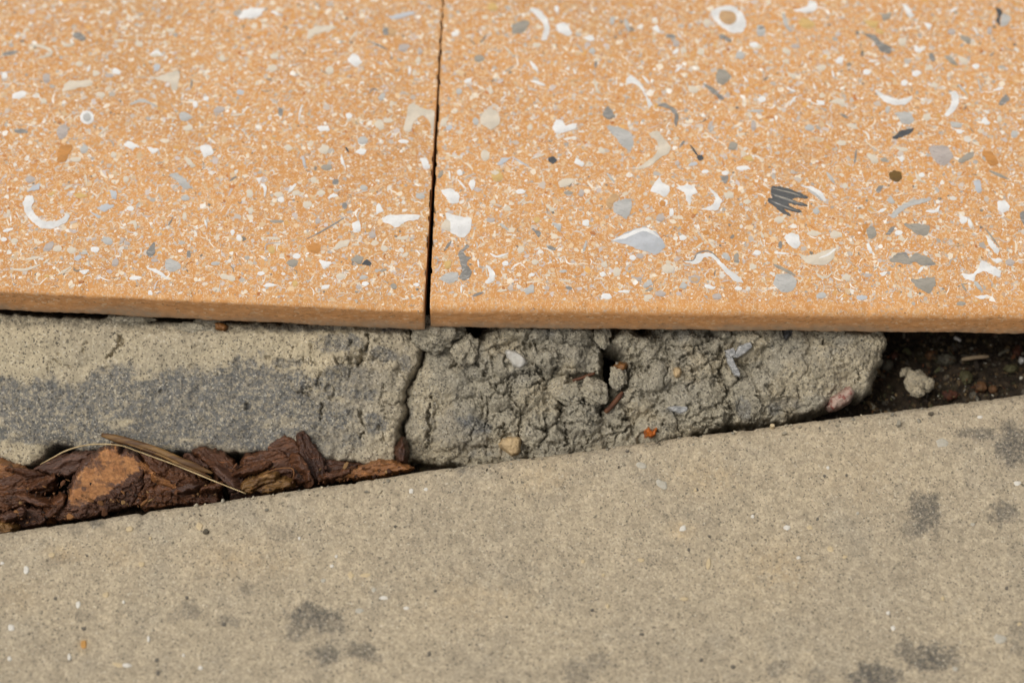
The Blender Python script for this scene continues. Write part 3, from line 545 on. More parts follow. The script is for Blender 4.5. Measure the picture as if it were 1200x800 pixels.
def place_piece(px, code, lvl=.16, name='shell_fragment'):
    c = np.mean(np.array(px), 0)
    jx = 519-(519-500)*c[1]/370
    par, k, uvf = (PAV_L, 0, PL_uv) if c[0] < jx else (PAV_R, 1, PR_uv)
    w = np.array([P(x, y, 0) for x, y in px]); uv = np.array([uvf(p) for p in w])
    lim = .0019 if k == 0 else .0046
    uv[:, 1] = np.maximum(uv[:, 1], lim); uv[:, 0] = np.maximum(uv[:, 0], .0006)
    if uv[:, 1].max() < lim+.0004: return None
    e1, e2, o0 = (-dl, LJ, LFR) if k == 0 else (dr_, RJ, RFL)
    w = o0+uv[:, :1]*e1+uv[:, 1:]*e2
    COUNT[k] += 1
    return shell_piece(None, code, par, lvl, name, world=w)
for (ox, oy), txt in SPEC:
    for ln in txt.replace('\n', '|').split('|'):
        t = ln.strip().split(' ')
        if t[0] == 'E':
            nums = [float(v) for q in t[2:] for v in q.split(',')]
            poly = ell(*nums)
        elif t[0] == 'F':
            poly = chaikin([tuple(float(v) for v in q.split(',')) for q in t[2:]])
        else:
            poly = stroke([tuple(float(v) for v in q.split(',')) for q in t[3:]], float(t[2]))
        px = [(ox+p[0]/4, oy+p[1]/4) for p in poly]
        pa = np.array(px); size = np.ptp(pa, axis=0).max()
        if size < (6.2 if pa[:, 0].mean() < 505 else 7.2): continue
        place_piece(px, t[1], .10 if t[0] == 'E' else .17)
# the two ring-shaped cut shells: rim and filled centre
for cx, cy, r, ri, cc in [(102, 138, 8.2, 5.0, 'G')]:
    place_piece(ell(cx, cy, r, r*.98, 0, 16, .04), 'W', .17); place_piece(ell(cx, cy, ri, ri*.95, 0, 12, .05), cc, .27)
place_piece(ell(853, 21, 11, 8.3, 20, 12, .08), 'T', .27)
place_piece(ell(575, 140, 12, 12, 0, 12, .15), 'C', .17)

# small chips in between: far too many to count, one mesh for each paver
def prisms(name, W, ztop, zlow, cols, mat, par, org):
    """W: list of (N,k,3) outlines -> one mesh of closed little prisms with a colour for each"""
    V = []; L = []; S = []; C = []; vb = 0; lb = 0
    for w, zt, cc in zip(W, ztop, cols):
        N, k, _ = w.shape
        ar = np.sum(w[:, :, 0]*np.roll(w[:, :, 1], -1, 1)-np.roll(w[:, :, 0], -1, 1)*w[:, :, 1], 1)
        w = np.where((ar < 0)[:, None, None], w[:, ::-1], w)
        top = w.copy(); top[:, :, 2] = zt[:, None]; low = w.copy(); low[:, :, 2] = zlow
        V.append(np.concatenate([top, low], 1).reshape(-1, 3))
        b = vb+np.arange(N)[:, None]*2*k; i = np.arange(k)[None]; i2 = (i+1) % k
        topl = b+i; side = np.stack([b+i, b+k+i, b+k+i2, b+i2], 2).reshape(N, 4*k); bot = (b+k+i)[:, ::-1]
        loops = np.concatenate([topl, side, bot], 1); per = loops.shape[1]
        st = np.concatenate([[0], k+4*np.arange(k), [5*k]])
        S.append((lb+np.arange(N)[:, None]*per+st[None]).ravel()); L.append(loops.ravel())
        C.append(np.repeat(cc, k+2, 0)); vb += N*2*k; lb += N*per
    V = np.concatenate(V)-org; L = np.concatenate(L); S = np.concatenate(S); C = np.concatenate(C)
    me = bpy.data.meshes.new(name); me.vertices.add(len(V)); me.vertices.foreach_set('co', V.ravel())
    me.loops.add(len(L)); me.loops.foreach_set('vertex_index', L.astype(np.int32))
    me.polygons.add(len(S)); me.polygons.foreach_set('loop_start', S.astype(np.int32)); me.update(calc_edges=True); me.polygons.foreach_set('use_smooth', np.zeros(len(S), bool))
    at = me.attributes.new('Col', 'FLOAT_COLOR', 'FACE'); at.data.foreach_set('color', np.concatenate([C, np.ones((len(C), 1))], 1).astype(np.float32).ravel())
    me.materials.append(mat); o = bpy.data.objects.new(name, me); COL.objects.link(o); o.parent = par
    return stuff(o)
def chips(par, o0, e1, e2, sgn, umax, vlim, seed, n_dense, n_far, nearlim):
    rng = np.random.default_rng(seed)
    pal = [((.80, .75, .67), .12), ((.76, .65, .50), .25), ((.69, .49, .29), .24), ((.55, .47, .40), .15), ((.58, .50, .46), .10), ((.42, .385, .34), .07), ((.66, .36, .11), .04), ((.20, .18, .15), .02), ((.45, .16, .04), .02)]
    pc = np.array([p[0] for p in pal]); pw = np.array([p[1] for p in pal]); pw /= pw.sum()
    W = []; Zt = []; Cc = []
    for kind, frac in ((0, .56), (1, .44)):
        N = int((n_dense+n_far)*frac); nd = int(n_dense*frac)
        u = np.where(np.arange(N) < nd, rng.uniform(.0006, nearlim, N), rng.uniform(.0006, umax, N))
        v = np.where(np.arange(N) < nd, rng.uniform(vlim, .235, N), rng.uniform(vlim, .495, N))
        if kind == 0:
            L = np.clip(rng.lognormal(.34, .50, N), .5, 4.6)*MM; k = 7
            a = np.linspace(0, 2*np.pi, k, endpoint=False)[None]+rng.uniform(-.36, .36, (N, k))
            r = L[:, None]/2*rng.uniform(.6, 1.15, (N, k)); asp = rng.uniform(.45, 1, N)[:, None]
            p = np.stack([r*np.cos(a), r*np.sin(a)*asp], 2)
        else:
            L = np.clip(rng.lognormal(.80, .48, N), .9, 7.)*MM
            bend = np.where(rng.random(N) < .5, rng.normal(0, .4, N), rng.choice([-1, 1], N)*rng.uniform(.6, 2.3, N))
            bend = np.where(np.abs(bend) < .06, .06, bend)[:, None]
            w = np.minimum((L*rng.uniform(.06, .16, N)+.12*MM)[:, None], .95*L[:, None]/2/np.maximum(np.abs(bend), .5)); tt = np.linspace(-1, 1, 5)[None]
            cx = L[:, None]/2*np.sin(tt*bend)/bend; cy = L[:, None]/2*(1-np.cos(tt*bend))/bend
            f = w/2*np.array([.4, .9, 1, .9, .4])[None]*rng.uniform(.75, 1.2, (N, 5))
            nx_ = -np.sin(tt*bend)*f; ny_ = np.cos(tt*bend)*f
            p = np.concatenate([np.stack([cx+nx_, cy+ny_], 2), np.stack([cx-nx_, cy-ny_], 2)[:, ::-1]], 1)
        th = rng.uniform(0, 2*np.pi, N); ca, sa = np.cos(th)[:, None], np.sin(th)[:, None]
        uu = u[:, None]+p[..., 0]*ca-p[..., 1]*sa; vv = v[:, None]+p[..., 0]*sa+p[..., 1]*ca
        ok = (uu.min(1) > .0002) & (vv.min(1) > vlim) & ~((v < vlim+.006) & (rng.random(N) < .4))
        uu, vv = uu[ok], vv[ok]; n = ok.sum()
        W.append(o0+uu[..., None]*e1+vv[..., None]*e2)
        Cc.append(pc[rng.choice(len(pc), n, p=pw)]*rng.uniform(.82, 1.1, (n, 1)))
    from mathutils import kdtree
    cen = np.concatenate([w.mean(1) for w in W]); rad = np.concatenate([np.hypot(*(w[..., :2]-w.mean(1)[:, None, :2]).transpose(2, 0, 1)).max(1) for w in W])
    kd = kdtree.KDTree(len(cen)); lev = np.full(len(cen), -1); base = rng.integers(0, 90, len(cen))
    for i, c in enumerate(cen): kd.insert((c[0], c[1], 0), i)
    kd.balance()
    for i, c in enumerate(cen):
        used = {lev[j] for (_, j, d) in kd.find_range((c[0], c[1], 0), rad[i]+.004) if j != i and d < rad[i]+rad[j]}
        k = base[i]
        for t in range(90):
            if (k+t) % 90 not in used: break
        lev[i] = (k+t) % 90
    zl = (.012+lev*.0009)*MM; n0 = len(W[0]); Zt = [zl[:n0], zl[n0:]]
    return prisms('shell_grit', W, Zt, -.6*MM, Cc, M_CHIPS, par, np.array(par.location))
chips(PAV_L, LFR, -dl, LJ, -1, .59, .0020, 3, 19500, 5000, .275)
chips(PAV_R, RFL, dr_, RJ, 1, .61, .0047, 4, 24500, 5500, .345)

# ------------------------------------------------------------------ mortar bed under the pavers
MN = np.array([0, -.47, .88]); MN /= np.linalg.norm(MN)
M0 = P(600, 380, -.0225)
def Z4(ox, oy, k, pts): return [(ox+float(q.split(',')[0])/k, oy+float(q.split(',')[1])/k) for q in pts.split()]
def crack(X, Y, h, pts, w, dep, seed=0, wv=2.2):
    q = np.array(pts); m = 16+3*w; y0, x0 = Y[0, 0], X[0, 0]; sy = Y[1, 0]-Y[0, 0]; sx = X[0, 1]-X[0, 0]
    a = max(0, int((q[:, 1].min()-m-y0)/sy)); b = max(0, int((q[:, 1].max()+m-y0)/sy)); c = max(0, int((q[:, 0].min()-m-x0)/sx)); e = max(0, int((q[:, 0].max()+m-x0)/sx))
    if b <= a or e <= c: return h
    sl = (slice(a, b), slice(c, e)); X = X[sl]; Y = Y[sl]
    if X.size == 0: return h
    Xw = X+wv*1.7*fbm(X, Y, 11, 5, 200+seed, .65); Yw = Y+wv*1.7*fbm(X, Y, 11, 5, 230+seed, .65)
    d = segdist(Xw, Yw, pts); wloc = w*(.12+1.15*np.clip(fbm(X, Y, 11, 3, 260+seed)+.5, 0, 1.5))+.05
    h = h.copy(); h[sl] += -1.6*dep*np.clip(1-d/wloc, 0, 1)**.7 + .25*np.exp(-((d-w*1.6)/(w*.9))**2)*np.clip(fbm(X, Y, 9, 2, 270+seed)+.5, 0, 1)
    return h
def pit(X, Y, h, cx, cy, rx, ry, dep, seed=0):
    m = 8; y0, x0 = Y[0, 0], X[0, 0]; sy = Y[1, 0]-Y[0, 0]; sx = X[0, 1]-X[0, 0]
    sl = (slice(max(0, int((cy-1.2*ry-m-y0)/sy)), max(0, int((cy+1.2*ry+m-y0)/sy))), slice(max(0, int((cx-1.2*rx-m-x0)/sx)), max(0, int((cx+1.2*rx+m-x0)/sx))))
    X = X[sl]; Y = Y[sl]
    if X.size == 0: return h
    q = ((X+2.5*fbm(X, Y, 8, 3, 300+seed)-cx)/rx)**2+((Y+2.5*fbm(X, Y, 8, 3, 330+seed)-cy)/ry)**2
    h = h.copy(); h[sl] -= dep*sstep(1.25, .35, q)
    return h
def grain_h(X, Y, seed, a=1.):
    f1, f2, idn = worley(X, Y, 3.4, seed+5)
    g = .26*fbm(X, Y, 4.6, 3, seed, .75)+.36*(.5-f1)*(idn > .5)-.75*sstep(.5, .1, f1)*(idn < .11)
    return a*g

LPOLY = [(-170, 362), (-60, 364), (0, 367), (60, 371), (140, 373), (200, 377), (240, 378), (300, 377), (350, 377), (400, 376), (440, 373), (468, 376), (479, 381), (482, 397), (492, 410), (485, 435), (476, 447), (470, 470), (475, 482), (466, 495), (464, 512), (461, 547),
         (440, 546), (415, 541), (390, 540), (360, 537), (330, 533), (300, 530), (262, 530), (240, 525), (220, 531), (200, 528), (150, 530), (110, 529), (90, 528), (84, 521), (66, 520), (54, 526), (50, 533), (36, 545), (22, 548), (10, 545), (0, 540), (-60, 545), (-170, 560)]
LCR = [(Z4(250, 340, 4, '640,240 625,300 650,360 640,420'), 1.6, 1.8), (Z4(250, 340, 4, '800,440 780,520 810,600'), 1.6, 1.6), (Z4(250, 340, 4, '560,420 570,480 545,520'), 1.5, 1.6), (Z4(250, 340, 4, '840,260 800,300 760,320 720,300'), 1.6, 1.6), (Z4(250, 340, 4, '460,250 450,300 480,340'), 1.6, 1.8), (Z4(250, 340, 4, '780,640 800,700'), 1.6, 1.8), (Z4(250, 340, 4, '880,520 840,540 800,530'), 1.5, 1.6), (Z4(250, 340, 4, '655,560 600,600 560,590'), 1.3, 1.2),
       (Z4(0, 340, 4, '565,190 570,240 545,280 500,320'), 1.8, 2.6), (Z4(0, 340, 4, '235,325 270,335 325,355'), 1.5, 1.2), (Z4(250, 340, 4, '732,215 715,290 685,350'), 3.2, 3.6), (Z4(250, 340, 4, '512,535 500,640'), 2.0, 2.6), (Z4(250, 340, 4, '680,555 695,610 712,640 690,690'), 2.2, 2.6),
       (Z4(250, 340, 4, '505,380 490,440'), 1.6, 1.8), (Z4(250, 340, 4, '400,480 430,470 455,492'), 2.4, 2.0), (Z4(250, 340, 4, '375,265 360,320'), 2., 2.), (Z4(250, 340, 4, '610,390 600,440'), 1.6, 1.6), (Z4(250, 340, 4, '420,300 430,350'), 1.6, 1.6), (Z4(250, 340, 4, '800,340 900,400 915,430'), 1.8, 1.2),
       (Z4(250, 340, 4, '240,310 300,330 420,345'), 1.6, 1.2), (Z4(250, 340, 4, '900,180 880,215 925,260'), 1.6, 1.6), (Z4(250, 340, 4, '570,320 610,345 630,330'), 2.0, 1.8), (Z4(0, 340, 4, '230,345 225,390'), 1.4, 1.), (Z4(0, 340, 4, '880,270 930,258'), 1.4, 1.2)]
def lh(X, Y, d):
    h = 1.1*fbm(X, Y, 90, 3, 11)+.5*fbm(X, Y, 22, 3, 12)
    rough = sstep(300, 390, X+.3*(Y-430))
    h += (.35+.9*rough)*fbm(X, Y, 26, 4, 13, .6)+rough*1.3*np.abs(fbm(X, Y, 22, 4, 15))
    f1, f2, idn = worley(X+4*fbm(X, Y, 12, 2, 3), Y+4*fbm(X, Y, 12, 2, 4), 24, 17)
    h += rough*1.3*(.6-f1)
    ledge = sstep(393+5*fbm(X, X*0, 30, 3, 9), 383, Y)
    h -= ledge*(2.6+1.4*fbm(X, Y, 12, 3, 19))*sstep(120, 200, X) + ledge*.8
    h -= 2.0*sstep(500, 545, Y)*(1-.4*rough)
    f1, f2, idn = worley(X, Y, 9, 41); h += (.12+.25*rough)*(.5-f1)
    for k, (p, w, dp) in enumerate(LCR): h = crack(X, Y, h, p, w, dp, k)
    for k, (cx, cy, rx, ry, dp) in enumerate([(400, 424, 7, 5, 2.), (422, 424, 5, 7, 3.2), (385, 455, 5, 5, 2), (360, 458, 8, 6, 2.2), (450, 464, 5, 4, 1.8), (289, 476, 4, 5, 3.), (188, 459, 3, 3, 2.), (328, 431, 5, 4, 1.6), (443, 400, 4, 4, 1.6), (98, 410, 2, 4, 1.6), (100, 402, 2, 3, 1.4), (68, 415, 2, 3, 1.2), (228, 429, 6, 3, .9), (126, 433, 6, 5, .8), (470, 435, 7, 8, 1.5)]): h = pit(X, Y, h, cx, cy, rx, ry, dp, k)
    return h+grain_h(X, Y, 71, .5+.5*rough)
def lattr(X, Y, d, h):
    bnd = 432+14*fbm(X, X*0, 55, 3, 91)+7*fbm(X, Y, 12, 4, 92, .65)+12*np.exp(-((X-60)/60)**2)
    zone = sstep(bnd-5, bnd+7, Y)*sstep(500, 350, X+.5*(Y-470))
    tn = fbm(X/2.2, Y, 30, 4, 93, .62); sn = .3*fbm(X, Y, 13, 4, 95, .65)
    g = zone*sstep(-.55, .05, tn+.5-.6*sstep(512, 535, Y)-.5*np.exp(-((X-120)/26)**2-((Y-492)/10)**2)-.8*np.exp(-((X-30)/40)**2-((Y-525)/16)**2))
    for cx, cy, rx, ry, a in [(290, 440, 32, 22, .9), (280, 470, 40, 22, .9), (395, 490, 22, 14, .95), (425, 462, 18, 8, .8), (440, 495, 14, 14, .8), (410, 515, 18, 9, .7), (452, 415, 16, 10, .75), (400, 402, 26, 12, .75), (335, 425, 20, 6, .7), (300, 520, 40, 8, .6), (330, 500, 20, 24, .6), (365, 470, 14, 8, .6), (475, 425, 8, 10, .7), (457, 383, 10, 5, .9), (350, 384, 60, 5, .6), (250, 520, 30, 9, .6)]:
        g = np.maximum(g, min(1., 1.15*a)*sstep(.2, .6, np.exp(-((X-cx)/rx)**2-((Y-cy)/ry)**2)+sn))
    dark_tone = .85*sstep(387, 377, Y+4*fbm(X, Y, 14, 3, 97)) + .9*np.exp(-((X-68)/18)**2-((Y-523)/10)**2)  # darker along the top edge and in the lower left notch
    return {'grey': np.clip(g, 0, 1)*.92, 'dark_tone': np.clip(dark_tone, 0, 1)}
MORT_L = relief('mortar_bed', LPOLY, M0, MN, lh, M_MORTAR, step=1.15, warp=2.2, wscale=11, rnd=9, rdep=3.2, margin=8, drop=2.6, seed=1, attrf=lattr)
tag(MORT_L, 'long tan and grey mortar bed under the left paver, smooth with hairline cracks', 'mortar', 'mortar under the pavers')

MPOLY = [(500, 412), (506, 400), (520, 392), (545, 396), (563, 400), (570, 390), (588, 381), (625, 376), (640, 379), (648, 382), (655, 374), (672, 379), (684, 376), (692, 384), (696, 394), (700, 402), (703, 420), (704, 433), (705, 450), (702, 468), (704, 482), (712, 492), (708, 506), (716, 540), (640, 555), (560, 560), (548, 544), (520, 543), (490, 541), (474, 540), (477, 515), (472, 495), (480, 480), (476, 467), (482, 447), (491, 432)]
def domes(X, Y, L, seed, amp=3.2, wob=5):
    Xw = X+wob*fbm(X, Y, 20, 4, seed, .6); Yw = Y+wob*fbm(X, Y, 20, 4, seed+9, .6)
    b1 = np.full(X.shape, -9.); b2 = b1.copy()
    for cx, cy, rx, ry, hh in L:
        q = hh-amp*(((Xw-cx)/rx)**2+((Yw-cy)/ry)**2)
        b2 = np.where(q > b1, b1, np.maximum(b2, q)); b1 = np.maximum(b1, q)
    return 1.9*np.maximum(b1, -3.)-1.2, b1-b2
MD = [(515, 445, 42, 40, 1.0), (497, 490, 24, 40, .9), (535, 500, 40, 38, 1.2), (565, 425, 36, 26, .8), (598, 420, 34, 26, 1.8), (612, 390, 40, 18, 2.0), (668, 388, 30, 20, 2.4), (650, 418, 44, 22, 2.2), (585, 460, 30, 28, .6), (620, 458, 34, 26, 1.2), (652, 456, 28, 24, .8), (592, 500, 28, 26, .2), (623, 505, 22, 26, .9), (648, 500, 18, 30, .7), (682, 495, 28, 30, 2.0), (640, 530, 40, 20, .5), (600, 530, 40, 20, .4), (545, 535, 50, 14, .4)]
MCR = [(Z4(480, 360, 4, p), w, dp) for p, w, dp in [('310,260 340,300 400,365 470,330 520,310 600,310', 2.2, 2.6), ('400,365 385,420 365,440', 1.8, 2.), ('640,310 610,350 610,380', 2.0, 2.4), ('330,390 365,440 365,500 355,550', 2.2, 2.8), ('105,420 85,480 90,560 80,640', 2.4, 3.2), ('525,505 515,580 515,680', 2.4, 3.6), ('640,500 640,590', 2.4, 3.2), ('725,480 740,570 740,650', 2.8, 4.2), ('560,360 550,390', 1.6, 2.), ('260,215 190,285', 2.6, 3.2), ('440,550 420,590 440,600', 1.6, 1.6), ('640,310 700,310 760,320', 1.6, 1.6), ('700,420 760,450 850,450', 2.4, 3.4), ('470,330 450,400 410,430', 1.5, 1.4), ('820,60 830,140', 1.8, 2.), ('860,200 900,230', 1.8, 2.), ('640,70 650,140', 2., 2.2), ('380,190 440,185 500,200', 1.4, 1.2)]]
def nodules(X, Y, seed):
    xw = X+7*fbm(X, Y, 26, 4, seed, .6); yw = Y+7*fbm(X, Y, 26, 4, seed+4, .6)
    f1, f2, i1 = worley(xw, yw, 33, seed+8, 1.); g1, g2, i2 = worley(xw+3*fbm(X, Y, 8, 3, seed+2), yw, 14, seed+9, 1.)
    brk = np.clip(fbm(X, Y, 24, 3, seed+30)+.55, 0, 1)
    big = 5.8*np.sqrt(np.clip(1-f1*f1*1.15, 0, 1))+3.2*(i1-.5)*sstep(0, .10, f2-f1)-4.2*sstep(.11, .0, f2-f1)*brk
    return big+1.2*np.sqrt(np.clip(1-g1*g1*1.2, 0, 1))*(.4+.9*i2)*brk-3.2
def mh(X, Y, d):
    b, e = domes(X, Y, MD, 400)
    h = np.maximum(b, -4.5) - 1.1*np.exp(-(e/.35)**2) - 1.0
    f1, f2, idn = worley(X+5*fbm(X, Y, 12, 3, 3), Y+5*fbm(X, Y, 12, 3, 4), 19, 117); h += .6*(.6-f1)*sstep(520, 570, X)
    h += (.4*fbm(X, Y, 14, 4, 413, .6)+(nodules(X, Y, 440)-2.4*sstep(.34, .66, fbm(X, Y, 19, 4, 435, .6)))*(.25+.75*sstep(530, 585, X)))-1.3
    for k, (p, w, dp) in enumerate(MCR): h = crack(X, Y, h, p, w, dp, 40+k)
    for k, a in enumerate([(687, 441, 19, 6, 7.), (688, 466, 8, 5, 4.), (640, 484, 4, 5, 2.), (590, 506, 8, 6, 2.4), (555, 400, 8, 5, 4), (663, 470, 8, 5, 5.), (640, 470, 5, 4, 3.), (706, 392, 8, 8, 5.), (618, 470, 4, 6, 2.5), (655, 432, 8, 3, 2.5), (700, 452, 6, 10, 4)]): h = pit(X, Y, h, *a, 40+k)
    h -= 2.2*sstep(515, 548, Y)*sstep(600, 540, X)
    h += 1.8*sstep(408, 388, Y)*sstep(560, 590, X)
    return h+grain_h(X, Y, 171, 1.0)
def mattr(X, Y, d, h):
    g = np.zeros(X.shape); sn = .3*fbm(X, Y, 13, 4, 195, .65)
    for cx, cy, rx, ry, a in [(530, 500, 32, 22, 1.), (550, 515, 30, 18, 1.), (560, 505, 16, 20, .8), (480, 500, 10, 22, .7), (578, 526, 14, 10, .8), (645, 388, 8, 8, .4), (610, 440, 16, 10, .3)]:
        g = np.maximum(g, a*sstep(.3, .65, np.exp(-((X-cx)/rx)**2-((Y-cy)/ry)**2)+sn))
    tan = sstep(-.1, .5, fbm(X, Y, 60, 3, 196)+.35*sstep(620, 500, X)-.1)
    dark_tone = .55*np.exp(-((X-525)/40)**2-((Y-528)/7)**2)+.5*sstep(388, 378, Y)*sstep(600, 520, X)  # darker along the foot and the upper left edge
    return {'grey': g, 'tan': tan*.8, 'dark_tone': np.clip(dark_tone, 0, 1)}
MORT_M = relief('broken_mortar', MPOLY, M0, MN, mh, M_RUBBLE, step=1.05, warp=4.2, wscale=15, rnd=8, rdep=3.6, margin=8, drop=2.6, seed=21, attrf=mattr)
tag(MORT_M, 'crumbling cracked mortar chunk below the joint between the pavers', 'mortar', 'mortar under the pavers')

RPOLY = [(700, 545), (697, 505), (703, 492), (706, 478), (720, 464), (733, 444), (738, 428), (728, 414), (716, 402), (724, 389), (738, 383), (748, 390), (760, 396), (770, 384), (800, 381), (838, 377), (850, 372), (880, 373), (912, 375), (940, 381), (958, 380), (985, 384), (1012, 387), (1036, 387), (1041, 400), (1032, 425), (1027, 440), (1022, 456), (1010, 464), (996, 462), (985, 470), (962, 480), (940, 488), (905, 496), (872, 499), (858, 496), (848, 500), (825, 508), (780, 520), (745, 540)]
RD = [(735, 400, 22, 24, .6), (760, 410, 26, 26, .9), (800, 398, 32, 24, 1.6), (770, 445, 40, 30, 1.2), (745, 470, 28, 26, .8), (815, 478, 46, 30, 3.0), (765, 505, 36, 24, .8), (735, 500, 20, 20, .2), (820, 430, 30, 22, .8), (850, 395, 30, 26, 1.2), (890, 400, 44, 34, 1.7), (860, 450, 24, 26, -.4), (900, 450, 44, 32, 1.5), (940, 430, 50, 44, 1.9), (985, 410, 44, 34, 2.6), (1020, 400, 26, 24, 2.2), (955, 470, 34, 18, 1.2), (1010, 442, 18, 26, 1.6), (885, 480, 24, 18, .6), (920, 390, 30, 22, 1.2), (775, 530, 60, 20, .3)]
RCR = [(Z4(760, 350, 4, p), w, dp) for p, w, dp in [('300,120 290,180 285,260', 2.2, 2.8), ('280,180 200,250 150,275', 2.2, 2.6), ('340,230 345,330 375,430 390,560', 2.6, 3.), ('70,200 60,240', 2., 2.2), ('810,160 815,210', 3., 3.2), ('560,400 575,440', 2.6, 2.2), ('980,330 985,400', 2.2, 2.2), ('600,480 570,540 480,570', 2., 1.6), ('200,590 340,560', 2.4, 2.2), ('830,150 920,160', 2., 2.2), ('290,260 360,230', 1.8, 1.8)]] + \
      [(Z4(480, 360, 4, p), w, dp) for p, w, dp in [('1040,255 1100,300', 2.4, 2.8), ('930,310 960,360 940,430 910,470', 3., 4.), ('1030,310 1010,390 950,430', 3.2, 4.5), ('930,565 1000,560 1030,480', 2.4, 3.), ('1080,440 1200,390', 1.5, 1.3), ('1060,90 1040,170 1020,260', 1.8, 1.8)]]
def rh(X, Y, d):
    b, e = domes(X, Y, RD, 500)
    h = np.maximum(b, -4.5) - .9*np.exp(-(e/.3)**2)*sstep(930, 840, X) - 1.
    f1, f2, idn = worley(X+5*fbm(X, Y, 12, 3, 13), Y+5*fbm(X, Y, 12, 3, 14), 20, 217); h += .5*(.6-f1)
    h += .45*fbm(X, Y, 15, 4, 513, .6)+(nodules(X, Y, 540)-2.4*sstep(.34, .66, fbm(X, Y, 20, 4, 535, .6)))*(.45+.55*sstep(960, 840, X))-1.3
    for k, (p, w, dp) in enumerate(RCR): h = crack(X, Y, h, p, w, dp, 80+k)
    for k, a in enumerate([(921, 471, 16, 8, 1.8), (904, 455, 4, 6, 2.5), (855, 492, 8, 8, 4.), (793, 393, 5, 6, 1.6), (800, 478, 14, 4, 1.), (920, 388, 8, 12, 2.4), (705, 470, 8, 10, 4), (975, 383, 12, 6, 2.), (736, 492, 5, 5, 4.), (722, 440, 7, 9, 4.), (748, 388, 9, 7, 4.), (770, 396, 9, 6, 3.), (757, 462, 6, 4, 2.4), (832, 392, 5, 9, 3.), (828, 405, 6, 6, 1.5), (985, 470, 16, 8, 1.6)]): h = pit(X, Y, h, *a, 80+k)
    return h+grain_h(X, Y, 271, 1.05)
def rattr(X, Y, d, h):
    g = np.zeros(X.shape); sn = .3*fbm(X, Y, 13, 4, 295, .65)
    for cx, cy, rx, ry, a in [(922, 472, 18, 8, 1.), (910, 480, 10, 8, .7), (870, 480, 10, 16, .7), (1000, 410, 30, 14, .35), (790, 482, 14, 5, .5), (800, 395, 10, 10, .4)]:
        g = np.maximum(g, a*sstep(.3, .65, np.exp(-((X-cx)/rx)**2-((Y-cy)/ry)**2)+sn))
    tan = sstep(-.25, .35, fbm(X, Y, 50, 3, 296)+.5*sstep(850, 960, X)-.2)
    dark_tone = .8*np.exp(-((X-925)/10)**2-((Y-482)/5)**2)  # one small darker spot low on the chunk
    return {'grey': g, 'tan': tan*.8, 'dark_tone': dark_tone}
MORT_R = relief('broken_mortar', RPOLY, M0, MN, rh, M_RUBBLE, step=1.05, warp=4.2, wscale=15, rnd=9, rdep=4.2, margin=9, drop=2.6, seed=33, attrf=rattr)
tag(MORT_R, 'lumpy broken mortar chunk under the right paver, ending at the dark soil', 'mortar', 'mortar under the pavers')

def MP(px, py, up=0.): return onplane(px, py, M0+MN*up*MM, MN)
def mlump(px, py, rx, ry, rz, up, seed, label, rot=0, mat=None, rough=.3, cat='mortar lump', name='mortar_lump', group='loose mortar lumps', sub=5):
    o = lump(name, MP(px, py, up-.9), (rx*PXM, ry*PXM*1.05, rz*PXM), mat or M_RUBBLE, seed, rough*1.5, sub, rot, .09, attrs={'tan': .15, 'grey': 0, 'dark_tone': 0})
    return tag(o, label, cat, group)
mlump(512, 391, 27, 19, 18, -1.5, 5, 'large rounded mortar lump wedged under the joint between the pavers', .25)
mlump(546, 410, 15, 17, 14, -1.5, 8, 'smaller mortar lump at the lower right of the big one under the joint', -.4)
mlump(697, 459, 15, 16, 12, .5, 12, 'round mortar lump beside the reddish stick in the dark void', .3)
mlump(668, 462, 16, 11, 10, -1.0, 15, 'flat mortar lump below the dark hollow in the crumbling chunk')
mlump(975, 391, 14, 10, 10, -.4, 19, 'small mortar lump under the edge of the right paver near the soil', .1)
mlump(725, 440, 9, 14, 9, -1.2, 23, 'narrow mortar lump between two dark cracks right of the round lump')
mlump(706, 392, 9, 14, 9, -2., 27, 'upright grey mortar lump under the right paver behind the crumbling chunk')
mlump(842, 380, 6, 6, 6, -1., 29, 'tiny mortar crumb on top of the right mortar chunk by the paver', sub=4)
mlump(155, 373, 24, 7, 8, -2.2, 31, 'thin mortar crumb squeezed in the gap under the left paver', .1)
mlump(235, 383, 26, 9, 7, -2.6, 34, 'low mortar crumb in the gap under the left paver beside an orange fleck', .05)
mlump(655, 383, 9, 9, 7, 0, 37, 'small mortar knob under the right paver right of the joint', .05)

# embedded stones and bits
M_PALE = simple('pale_stone', (.50, .48, .43), (.40, .375, .32), 400)
M_TANST = simple('tan_pebble', (.50, .36, .19), (.40, .29, .16), 300)
M_RED = simple('red_white_stone', (.36, .255, .20), (.20, .055, .04), 330, thr=(.50, .64))
M_BLACK = simple('black_pebble', (.02, .02, .02), (.06, .06, .06), 500, .5)
M_ORANGE = simple('orange_fruit_skin', (.50, .13, .012), (.30, .07, .01), 300, .35)
M_OCHRE = simple('ochre_bit', (.24, .10, .022), (.13, .055, .015), 300, .5)
M_FLAKE = simple('papery_flake', (.19, .19, .185), (.43, .42, .395), 420, .35, st=(1, 3, 1))
tag(relief('pale_stone', Z4(480, 360, 4, '455,205 490,205 535,235 545,260 520,285 490,270 465,240'), M0+MN*.0042, MN, lambda X, Y, d: .3*fbm(X, Y, 8, 3, 7), M_PALE, 1., .6, 6, 4, .8, 3, 2., .004, seed=5), 'smooth pale grey stone set in the crumbling mortar chunk', 'stone', 'small stones')
